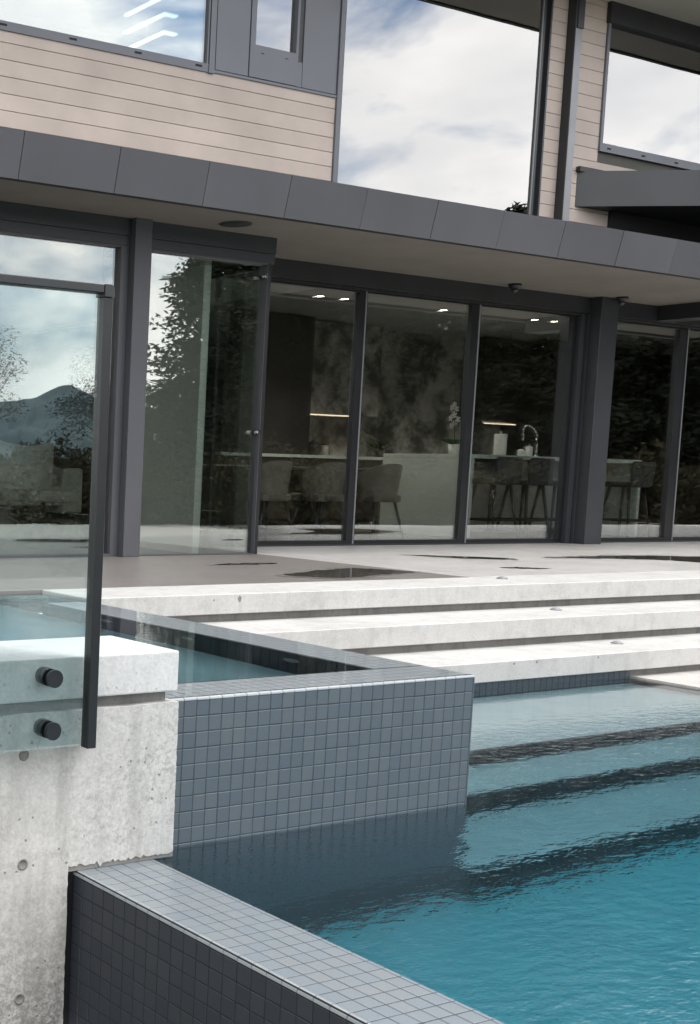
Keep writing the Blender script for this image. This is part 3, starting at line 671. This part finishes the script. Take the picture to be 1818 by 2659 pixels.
# ------------------------------------------------------------------ fixtures on the soffit
sp = thing('ceiling_speaker', 'round dark grille set flush in the patio soffit', 'speaker', (2.811, 4.652, 2.588))
obj('rim', lathe([(0.126, 2.5905), (0.128, 2.586), (0.120, 2.584), (0.118, 2.589)], 2.811, 4.652, 40), 'dark_metal', sp)
obj('grille', lathe([(0.118, 2.590), (0.117, 2.5865), (0.001, 2.5865)], 2.811, 4.652, 40), 'dark_void', sp)
for lb, x, y in (('small black dome camera under the soffit above the second door', 7.09, 5.49), ('small black dome camera under the soffit above the dark column', 8.71, 5.467)):
    d = thing('dome_camera', lb, 'camera', (x, y, 2.59), 'dome cameras under the soffit')
    obj('housing', lathe([(0.062, 2.5905), (0.060, 2.568), (0.046, 2.548), (0.034, 2.540)], x, y), 'black_metal', d)
    obj('dome', lathe([(0.034, 2.541), (0.031, 2.523), (0.020, 2.510), (0.002, 2.506)], x, y), 'charcoal_metal', d)

# ------------------------------------------------------------------ puddles
def puddle(lb, outline, seed):
    rn = random.Random(seed); pts = []
    n = len(outline)
    for i in range(n):
        a, b = Vector(outline[i]), Vector(outline[(i+1) % n])
        for t in range(8): pts.append(a.lerp(b, t/8))
    for _ in range(6): pts = [(pts[i-1]+pts[i]*2+pts[(i+1) % len(pts)])/4 for i in range(len(pts))]
    bm = bmesh.new()
    bm.faces.new([bm.verts.new((p.x+rn.gauss(0, 0.014), p.y+rn.gauss(0, 0.014), ZP+0.0035)) for p in pts])
    pu = tag(obj('puddle', bm, 'puddle'), lb, 'puddle', 'rain puddles on the patio')
    cen = sum(pts, Vector((0, 0)))/len(pts); bm = bmesh.new()
    bm.faces.new([bm.verts.new((cen.x+(p.x-cen.x)*1.10+rn.gauss(0, 0.02), cen.y+(p.y-cen.y)*1.25+rn.gauss(0, 0.02), ZP+0.0022)) for p in pts])
    obj('damp_margin', bm, 'damp', pu)
puddle('long dark puddle nearest the spa on the damp slab', [(2.10, 3.30), (2.75, 3.52), (3.20, 3.66), (3.46, 3.26), (3.0, 3.18), (2.45, 2.99)], 1)
puddle('thin faint puddle on the damp slab nearer the glass', [(2.2, 4.10), (2.6, 4.19), (2.97, 4.13), (2.6, 4.06)], 2)
puddle('narrow dark puddle on the pale slab before the middle door', [(4.82, 4.62), (5.1, 4.52), (5.56, 4.20), (5.42, 4.04), (5.0, 4.25)], 3)
puddle('smallest short puddle on the pale slab near the steps', [(4.46, 3.43), (4.72, 3.42), (4.88, 3.28), (4.64, 3.27)], 4)
puddle('widest dark puddle running off at the right picture edge', [(5.95, 4.07), (6.7, 4.18), (7.4, 4.14), (8.3, 3.75), (8.1, 3.2), (7.1, 3.30), (7.0, 3.75), (6.5, 3.98)], 5)

# ------------------------------------------------------------------ kitchen and dining inside
def dining_chair(lb, x, y, rz):
    t = thing('dining_chair', lb, 'chair', (x, y, ZP), 'dining chairs with backs to the glass')
    # curved shell back
    bm = bmesh.new(); n = 14; rows = 6; g = []
    for s_ in (0, 1):
        gg = []
        for i in range(n+1):
            a = R(-100+200*i/n); row = []
            for j in range(rows+1):
                f = j/rows; top = 0.80-0.16*(abs(i/n-0.5)*2)**2.2; z = ZP+0.40+(top-0.40)*f
                rr = (0.215+0.045*f)-0.035*s_
                row.append(bm.verts.new((x+rr*1.06*math.sin(a), y-rr*math.cos(a)*0.95, z)))
            gg.append(row)
        g.append(gg)
    for s_ in (0, 1):
        for i in range(n):
            for j in range(rows):
                q = (g[s_][i][j], g[s_][i+1][j], g[s_][i+1][j+1], g[s_][i][j+1]); bm.faces.new(q if s_ == 0 else q[::-1]).smooth = True
    for i in range(n):
        bm.faces.new((g[0][i][rows], g[0][i+1][rows], g[1][i+1][rows], g[1][i][rows])); bm.faces.new((g[1][i][0], g[1][i+1][0], g[0][i+1][0], g[0][i][0]))
    for i in (0, n):
        for j in range(rows): bm.faces.new((g[0][i][j], g[0][i][j+1], g[1][i][j+1], g[1][i][j]))
    obj('backrest', bm, 'chair_fabric', t)
    obj('seat', boxes((x-0.20, x+0.20, y-0.18, y+0.25, ZP+0.38, ZP+0.46), bev=0.025, seg=2), 'chair_fabric', t)
    for sx in (-1, 1):
        for sy in (-1, 1): obj('leg', cyl((x+sx*0.15, y+sy*0.13, ZP+0.39), (x+sx*0.235, y+sy*0.20, ZP), 0.019, 0.011, n=10), 'black_metal', t)
dining_chair('brown tub dining chair partly behind the black corner post', 5.45, 7.05, 0)
dining_chair('brown tub dining chair in the middle of the first sliding door', 6.22, 7.05, 0)
dining_chair('brown tub dining chair nearest the white island end', 7.02, 7.02, 0)
tb = thing('dining_table', 'dark dining table behind the row of tub chairs', 'table', (6.2, 7.85, ZP))
obj('table_top', boxes((4.7, 7.55, 7.4, 8.35, ZP+0.71, ZP+0.745), bev=0.008), 'cabinet', tb)
for x in (5.5, 6.9): obj('pedestal', prism([(x-0.12, ZP+0.03), (x+0.12, ZP+0.03), (x+0.20, ZP+0.71), (x-0.20, ZP+0.71)], 'y', 7.70, 8.05), 'black_metal', tb)
obj('foot_plate', boxes((5.2, 7.2, 7.6, 8.15, ZP, ZP+0.03)), 'black_metal', tb)

isl = thing('kitchen_island', 'white stone kitchen island with waterfall ends', 'island', (9.5, 7.2, ZP))
IX0, IX1, IY0, IY1, IZ = 8.0, 11.0, 6.6, 7.85, 0.945
obj('countertop', boxes((IX0, IX1, IY0, IY1, IZ-0.045, IZ), bev=0.003), 'counter_stone', isl)
obj('waterfall_end', boxes((IX0, IX0+0.045, IY0, IY1, ZP, IZ-0.046)), 'counter_stone', isl)
obj('waterfall_end', boxes((IX1-0.045, IX1, IY0, IY1, ZP, IZ-0.046)), 'counter_stone', isl)
obj('cabinet_body', boxes((IX0+0.046, IX1-0.046, IY0+0.42, IY1-0.02, ZP+0.08, IZ-0.046)), 'island_front', isl)
obj('drawer_front', boxes((IX0+0.06, 9.45, IY0+0.40, IY0+0.419, ZP+0.1, IZ-0.06)), 'island_front', isl)
obj('drawer_front', boxes((9.46, IX1-0.06, IY0+0.40, IY0+0.419, ZP+0.1, IZ-0.06)), 'island_front', isl)
def stool(lb, x, y):
    t = thing('bar_stool', lb, 'stool', (x, y, ZP), 'black bar stools at the island')
    obj('seat', boxes((x-0.19, x+0.19, y-0.17, y+0.19, ZP+0.60, ZP+0.665), bev=0.02, seg=2), 'stool_leather', t)
    obj('backrest', prism([(x-0.18, ZP+0.62), (x+0.18, ZP+0.62), (x+0.215, ZP+0.88), (x+0.19, ZP+0.905), (x-0.19, ZP+0.905), (x-0.215, ZP+0.88)], 'y', y-0.20, y-0.165), 'stool_leather', t)
    ft = []
    for sx in (-1, 1):
        for sy in (-1, 1):
            obj('leg', cyl((x+sx*0.13, y+sy*0.12, ZP+0.61), (x+sx*0.205, y+sy*0.195, ZP), 0.020, 0.014, n=10), 'black_metal', t)
    obj('footrest', boxes((x-0.19, x+0.19, y-0.185, y-0.165, ZP+0.20, ZP+0.225), (x-0.19, x+0.19, y+0.165, y+0.185, ZP+0.20, ZP+0.225), (x-0.19, x-0.17, y-0.165, y+0.165, ZP+0.20, ZP+0.225), (x+0.17, x+0.19, y-0.165, y+0.165, ZP+0.20, ZP+0.225)), 'black_metal', t)
stool('black bar stool nearest the white island end', 8.22, 6.48)
stool('second black bar stool from the white island end', 8.78, 6.50)
stool('third black bar stool, beside the door jamb', 9.32, 6.50)
stool('black bar stool seen past the dark column', 10.46, 6.42)
# things on the island
f_ = thing('kitchen_faucet', 'tall arched steel tap on the white island', 'faucet', (9.86, 7.20, IZ))
bm = bmesh.new(); pts = [Vector((9.86, 7.20, IZ)), Vector((9.86, 7.20, IZ+0.26))]
for i in range(11):
    a = math.pi*i/10; pts.append(Vector((9.86-0.125+0.125*math.cos(a), 7.20+0.04*math.sin(a), IZ+0.26+0.125*math.sin(a))))
pts.append(Vector((9.605, 7.20, IZ+0.20))); add_tube(bm, pts, 0.011, 10)
obj('spout', bm, 'steel', f_); obj('base', lathe([(0.028, IZ), (0.028, IZ+0.02), (0.015, IZ+0.05)], 9.86, 7.20), 'steel', f_)
pr = thing('paper_towel_roll', 'white paper towel roll standing on the island', 'towel roll', (9.21, 7.20, IZ))
obj('roll', lathe([(0.068, IZ+0.012), (0.070, IZ+0.02), (0.070, IZ+0.255), (0.066, IZ+0.262), (0.02, IZ+0.262)], 9.21, 7.20), 'white_ceramic', pr)
obj('holder', lathe([(0.08, IZ), (0.08, IZ+0.012), (0.01, IZ+0.013), (0.01, IZ+0.29), (0.016, IZ+0.295), (0.002, IZ+0.30)], 9.21, 7.20), 'steel', pr)
for lb, x, y, r_, h in (('small white cup on the island beside the paper roll', 9.26, 6.95, 0.04, 0.075), ('pale soap bottle on the island below the tap', 9.66, 7.15, 0.04, 0.12)):
    b_ = thing('cup' if 'cup' in lb else 'soap_bottle', lb, 'cup' if 'cup' in lb else 'bottle', (x, y, IZ))
    obj('body', lathe([(r_*0.85, IZ), (r_, IZ+0.01), (r_, IZ+h), (r_*0.5, IZ+h+0.01)], x, y), 'white_ceramic', b_)
    obj('rim' if 'cup' in lb else 'pump', lathe([(r_*0.45, IZ+h+0.008), (r_*0.4, IZ+h+0.03 if 'soap' in lb else IZ+h+0.012)], x, y, 12), 'steel' if 'soap' in lb else 'white_ceramic', b_)
# orchid on the island end
oc = thing('orchid', 'white flowering orchid standing on the island end', 'plant', (8.42, 7.20, IZ))
obj('pot', lathe([(0.05, IZ), (0.065, IZ+0.12), (0.06, IZ+0.12), (0.05, IZ+0.10)], 8.42, 7.20), 'white_ceramic', oc)
bm = bmesh.new(); st = [Vector((8.42, 7.20, IZ+0.1)), Vector((8.41, 7.20, IZ+0.35)), Vector((8.38, 7.18, IZ+0.55)), Vector((8.32, 7.15, IZ+0.62))]
add_tube(bm, st, 0.005, 6); obj('stem', bm, 'leaf_house', oc)
for i in range(9):
    c_ = st[1].lerp(st[3], i/8)+Vector((jit(0.05), jit(0.05), -0.03+jit(0.04)))
    bm = bmesh.new()
    for p_ in range(5):
        a = 2*math.pi*p_/5+i; q = [c_, c_+Vector((0.028*math.cos(a-.5), -0.006, 0.028*math.sin(a-.5))), c_+Vector((0.045*math.cos(a), -0.012, 0.045*math.sin(a))), c_+Vector((0.028*math.cos(a+.5), -0.006, 0.028*math.sin(a+.5)))]
        bm.faces.new([bm.verts.new(v) for v in q])
    obj('blossom', bm, 'blossom', oc)
bm = bmesh.new()
for i in range(6):
    a = i*1.05; d_ = Vector((math.cos(a), math.sin(a), 0)); b0 = Vector((8.42, 7.20, IZ+0.11)); s_ = d_.cross(Vector((0, 0, 1)))*0.025
    vs = [b0-s_*0.4, b0+s_*0.4, b0+d_*0.09+s_+Vector((0, 0, .07)), b0+d_*0.17+Vector((0, 0, .06)), b0+d_*0.09-s_+Vector((0, 0, .07))]
    bm.faces.new([bm.verts.new(v) for v in (vs[0], vs[1], vs[2], vs[3], vs[4])])
obj('leaves', bm, 'leaf_house', oc)
# back kitchen run
kb = thing('kitchen_cabinets', 'dark kitchen cabinets along the back wall with lit niche', 'cabinets', (10, 9.6, ZP))
BZ = 0.925
obj('base_cabinet', boxes((6.72, 15, 9.28, 9.88, ZP+0.08, BZ-0.04)), 'cabinet', kb)
obj('countertop', boxes((6.72, 15, 9.25, 9.88, BZ-0.039, BZ)), 'counter_stone', kb)
obj('backsplash', boxes((8.2, 9.65, 9.86, 9.895, BZ, 1.475)), 'backsplash', kb)
obj('tall_cabinet', boxes((6.72, 8.18, 9.26, 9.88, BZ, 2.68)), 'cabinet', kb)
obj('wall_cabinet', boxes((8.19, 9.65, 9.5, 9.88, 1.475, 2.68)), 'smoky_stone', kb)
obj('tall_cabinet', boxes((12.6, 15, 9.26, 9.88, BZ, 2.68)), 'cabinet', kb)
obj('light_strip', boxes((8.26, 9.22, 9.485, 9.499, 1.455, 1.467)), 'strip_glow', kb)
obj('light_strip', boxes((11.75, 12.42, 9.485, 9.499, 1.455, 1.467)), 'strip_glow', kb)
obj('wall_cabinet', boxes((11.70, 12.59, 9.5, 9.88, 1.475, 2.68)), 'cabinet', kb)
for nm, lb, cat, x, y, r_, h, mt in (('canister', 'pale green canister on the lit back counter', 'canister', 8.36, 9.6, 0.10, 0.20, 'white_ceramic'), ('vase', 'dark round vase beside the canister', 'vase', 8.60, 9.6, 0.0, 0.0, 'cabinet'), ('jar', 'small glass jar with a dark lid on the back counter', 'jar', 8.80, 9.6, 0.05, 0.14, 'sofa_fabric')):
    t = thing(nm, lb, cat, (x, y, BZ))
    if nm == 'vase':
        obj('body', lathe([(0.05, BZ), (0.10, BZ+0.05), (0.115, BZ+0.10), (0.09, BZ+0.16), (0.03, BZ+0.19), (0.035, BZ+0.20)], x, y), mt, t)
        bm = bmesh.new(); add_cyl(bm, (x, y, BZ+.19), (x+.04, y, BZ+.27), .004, n=6); add_cyl(bm, (x, y, BZ+.19), (x-.03, y, BZ+.28), .004, n=6); obj('twig', bm, 'bark', t)
    else:
        obj('body', lathe([(r_, BZ), (r_, BZ+h)], x, y), mt, t); obj('lid', lathe([(r_*1.05, BZ+h), (r_*1.05, BZ+h+0.015)], x, y), 'cabinet' if nm == 'jar' else mt, t)
pp = thing('potted_plant', 'small dark leafy plant on the back counter', 'plant', (9.80, 9.55, BZ))
obj('pot', lathe([(0.06, BZ), (0.08, BZ+0.10)], 9.80, 9.55), 'cabinet', pp)
bm = bmesh.new()
for i in range(40):
    a, e = random.uniform(0, 6.28), random.uniform(0.3, 1.4); d_ = Vector((math.cos(a)*math.cos(e), math.sin(a)*math.cos(e), math.sin(e))); b0 = Vector((9.80, 9.55, BZ+.1)); s_ = d_.orthogonal().normalized()*0.02; L = random.uniform(.14, .3)
    bm.faces.new([bm.verts.new(v) for v in (b0, b0+d_*L*.6+s_, b0+d_*L, b0+d_*L*.6-s_)])
obj('leaves', bm, 'leaf_house', pp)
# downlights
dls = (('lit downlight leftmost in the kitchen ceiling', 6.86, 7.85), ('lit downlight second from the left in the kitchen ceiling', 7.24, 7.85), ('lit downlight alone above the island end', 8.89, 7.87), ('lit downlight left of the pair near the column', 10.52, 7.85), ('lit downlight closest to the dark column', 10.86, 7.82))
for lb, x, y in dls:
    t = thing('downlight', lb, 'downlight', (x, y, 2.70), 'lit downlights in the kitchen ceiling')
    obj('bezel', lathe([(0.062, 2.7005), (0.062, 2.696), (0.045, 2.694), (0.044, 2.699)], x, y), 'light_metal', t)
    obj('lamp', lathe([(0.044, 2.700), (0.043, 2.6965), (0.001, 2.6965)], x, y, 20), 'downlight_glow', t)
    ld = bpy.data.lights.new('lamp_light', 'SPOT'); ld.energy = 34; ld.spot_size = R(130); ld.spot_blend = 0.6; ld.shadow_soft_size = 0.04; ld.color = (1.0, 0.92, 0.82)
    lo = bpy.data.objects.new('lamp_light', ld); C.objects.link(lo); lo.parent = t; lo.location = (0, 0, -0.02)
# living room seen through the left glazing
sf = thing('sofa', 'pale block sofa behind the left glazing', 'sofa', (4.9, 11.3, ZP))
obj('arm', boxes((5.50, 5.82, 10.9, 11.8, ZP+0.06, ZP+0.66), bev=0.05, seg=3), 'sofa_fabric', sf)
obj('seat', boxes((3.2, 5.49, 10.9, 11.8, ZP+0.16, ZP+0.42), bev=0.03, seg=2), 'sofa_fabric', sf)
obj('backrest', boxes((3.2, 5.49, 11.6, 11.86, ZP+0.40, ZP+0.74), bev=0.05, seg=2), 'sofa_fabric', sf)
lc = thing('lounge_chair', 'curved wing lounge chair in front of the pale sofa', 'chair', (4.35, 9.9, ZP))
bm = bmesh.new(); n = 18; g = []
for i in range(n+1):
    u = -1+2*i/n; row = []
    for j in range(9):
        f = j/8; z = ZP+0.30+0.62*f+0.10*abs(u)**2*f; x = 4.35+u*(0.36+0.12*f); y = 9.75+0.22*abs(u)**2+0.16*f
        row.append((x, y, z))
    g.append(row)
fv = [[bm.verts.new(p) for p in r_] for r_ in g]; bv = [[bm.verts.new((p[0], p[1]+0.07, p[2])) for p in r_] for r_ in g]
for i in range(n):
    for j in range(8):
        bm.faces.new((fv[i][j], fv[i+1][j], fv[i+1][j+1], fv[i][j+1])).smooth = True; bm.faces.new((bv[i][j+1], bv[i+1][j+1], bv[i+1][j], bv[i][j])).smooth = True
    bm.faces.new((fv[i][8], fv[i+1][8], bv[i+1][8], bv[i][8])); bm.faces.new((bv[i][0], bv[i+1][0], fv[i+1][0], fv[i][0]))
for i in (0, n):
    for j in range(8): bm.faces.new((fv[i][j], fv[i][j+1], bv[i][j+1], bv[i][j]))
obj('wing_back', bm, 'sofa_fabric', lc)
obj('seat', boxes((4.02, 4.68, 9.3, 9.85, ZP+0.26, ZP+0.40), bev=0.04, seg=2), 'sofa_fabric', lc)
obj('pedestal', lathe([(0.24, ZP), (0.22, ZP+0.02), (0.03, ZP+0.04), (0.03, ZP+0.27)], 4.35, 9.6), 'steel', lc)
# lit bars of a hanging lamp in the upper room
ch = thing('bar_chandelier', 'white glowing bar chandelier behind the upper left window', 'chandelier', (4.2, 7.5, 5.6))
for k in range(3):
    z = 4.925+0.172*k
    obj('light_bar', boxes((4.00, 4.05, 7.2, 7.86, z, z+0.018)), 'led_white', ch)
    obj('light_bar', boxes((4.051, 4.17, 7.2, 7.25, z, z+0.018)), 'led_white', ch)
obj('cable', cyl((4.025, 7.5, 4.95), (4.025, 7.5, 5.6), 0.006, n=8), 'steel', ch)

# ------------------------------------------------------------------ planting and hills behind the viewpoint (seen mirrored in the glass)
def leaf_cloud(bm, rn, centre, rad, n, size, flat=0.5):
    for _ in range(n):
        while True:
            p = Vector((rn.uniform(-1, 1), rn.uniform(-1, 1), rn.uniform(-1, 1)))
            if p.length < 1: break
        c = centre+Vector((p.x*rad[0], p.y*rad[1], p.z*rad[2]))
        a = Vector((rn.gauss(0, 1), rn.gauss(0, 1), rn.gauss(0, flat))).normalized(); b = a.orthogonal().normalized()
        s = size*rn.uniform(0.5, 1.3)
        bm.faces.new([bm.verts.new(v) for v in (c-a*s, c+b*s*0.45, c+a*s, c-b*s*0.45)])
def conifer_mesh(seed, H=8.0):
    rn = random.Random(seed); bm = bmesh.new()
    for k in range(26):
        f = k/25; z = 0.5+f*(H-0.6); r = (1-f)**0.8*2.1+0.12
        nb = int(5+9*(1-f))
        for i in range(nb):
            a = rn.uniform(0, 6.283); L = r*rn.uniform(0.65, 1.1)
            for q in range(3):
                t = (q+0.7)/3; c = Vector((math.cos(a)*L*t, math.sin(a)*L*t, z-0.28*L*t+rn.uniform(-.1, .1)))
                leaf_cloud(bm, rn, c, (0.34, 0.34, 0.22), 40, 0.085)
    me = bpy.data.meshes.new('crown'); bm.to_mesh(me); bm.free(); me.materials.append(MATS['leaf_conifer'])
    bt = bmesh.new(); add_cyl(bt, (0, 0, 0), (0, 0, H*0.96), 0.17, 0.02, n=9); mt = bpy.data.meshes.new('trunk'); bt.to_mesh(mt); bt.free(); mt.materials.append(MATS['bark'])
    return me, mt
def broad_mesh(seed, H=7.0):
    rn = random.Random(seed); bm = bmesh.new(); bt = bmesh.new(); add_cyl(bt, (0, 0, 0), (0, 0, H*0.45), 0.16, 0.09, n=9)
    for i in range(26):
        a = rn.uniform(0, 6.283); e = rn.uniform(0.25, 1.45); L = H*rn.uniform(0.22, 0.52)
        tip = Vector((math.cos(a)*math.cos(e)*L, math.sin(a)*math.cos(e)*L, H*0.42+math.sin(e)*L)); add_cyl(bt, (0, 0, H*rn.uniform(.3, .45)), tip, 0.045, 0.01, n=6)
        leaf_cloud(bm, rn, tip, (0.6, 0.6, 0.5), 150, 0.06, 1.0)
    me = bpy.data.meshes.new('crown'); bm.to_mesh(me); bm.free(); me.materials.append(MATS['leaf_bush'])
    mt = bpy.data.meshes.new('trunk'); bt.to_mesh(mt); bt.free(); mt.materials.append(MATS['bark']); return me, mt
def bush_mesh(seed):
    rn = random.Random(seed); bm = bmesh.new()
    for i in range(34):
        a = rn.uniform(0, 6.283); r = rn.uniform(0, 0.8); leaf_cloud(bm, rn, Vector((math.cos(a)*r, math.sin(a)*r, rn.uniform(0.25, 1.5)*(1-0.3*r))), (0.35, 0.35, 0.3), 130, 0.05, 1.0)
    me = bpy.data.meshes.new('crown'); bm.to_mesh(me); bm.free(); me.materials.append(MATS['leaf_bush']); return me
MIR = Vector((-3.85, 13.1, 0))
def az(a, d): return (MIR.x+d*math.sin(R(a)), MIR.y-d*math.cos(R(a)), GR)
cons = [conifer_mesh(s) for s in (11, 12, 13)]; brd = [broad_mesh(s) for s in (21, 22)]; bsh = [bush_mesh(s) for s in (31, 32)]
def tree(name, lb, meshes, loc, s, sz, group):
    t = thing(name, lb, 'tree', loc, group); rz = random.uniform(0, 6.28)
    for me in meshes:
        o = bpy.data.objects.new(me.name.split('.')[0], me); C.objects.link(o); o.parent = t; o.scale = (s, s, sz); o.rotation_euler = (0, 0, rz)
front = [(39.8, 36, 9.0), (41.6, 38, 9.0)]+[(43.4+1.75*k, 37+(k % 3), 8.7+0.35*math.sin(k*2.1)) for k in range(14)]
back = [(42.4+1.9*k, 44+(k % 2), 8.7+0.3*math.sin(k*1.7)) for k in range(13)]
for i, (a, d, h) in enumerate(front+back):
    tree('conifer_tree', 'dark conifer in the tall row mirrored in the glass doors', cons[i % 3], az(a, d), 1.3, h/8.0, 'conifers beyond the pool terrace')
for i, (a, d, h) in enumerate(((29.6, 40, 6.2), (36.4, 41, 5.6), (37.6, 46, 5.0))):
    tree('broadleaf_tree', ('sparse broadleaf tree mirrored at the edge of the left glazing', 'low broadleaf tree mirrored right of the mountain', 'small broadleaf tree mirrored beside the tall conifers')[i], brd[i % 2], az(a, d), 0.9, h/7.0, 'broadleaf trees beyond the terrace')
pts = [(az(22+i*1.9, 27.5+jit(0.6))) for i in range(26)]
for i, p_ in enumerate(pts):
    t = tag(obj('shrub', bsh[i % 2], 'leaf_bush', None, p_), 'low olive shrub in the planting beyond the pool deck', 'shrub', 'shrubs beyond the pool deck')
    t.scale = (1.25, 1.25, random.uniform(1.15, 1.5)); t.rotation_euler = (0, 0, random.uniform(0, 6.28))
# hills
from mathutils import noise as mnoise
bm = bmesh.new(); cols = []
for i in range(400):
    a = -20+i*0.3; d = 3200
    fb = sum(mnoise.noise(Vector((a*0.22*2**o_, 3.7, o_*1.3)))/1.75**o_ for o_ in range(6))
    h = 150+24*fb+40*math.exp(-((a-33.8)/1.1)**2)
    col = []
    for q in range(9):
        f_q = q/8; pq = az(a, d-1100+1100*f_q); rg = mnoise.noise(Vector((a*0.9, f_q*4.0, 1.1)))+0.5*mnoise.noise(Vector((a*2.3, f_q*9.0, 5.1)))
        col.append(bm.verts.new((pq[0], pq[1], GR+0.5+h*f_q**1.3+rg*34*math.sin(math.pi*min(1, f_q*1.02)))))
    pb = az(a, d+900); col.append(bm.verts.new((pb[0], pb[1], GR))); cols.append(col)
for a, b in zip(cols[:-1], cols[1:]):
    for k in range(9): bm.faces.new((a[k], b[k], b[k+1], a[k+1]))
struct(obj('hills', bm, 'hill_forest'), 'wooded hills with one peak far behind the terrace')
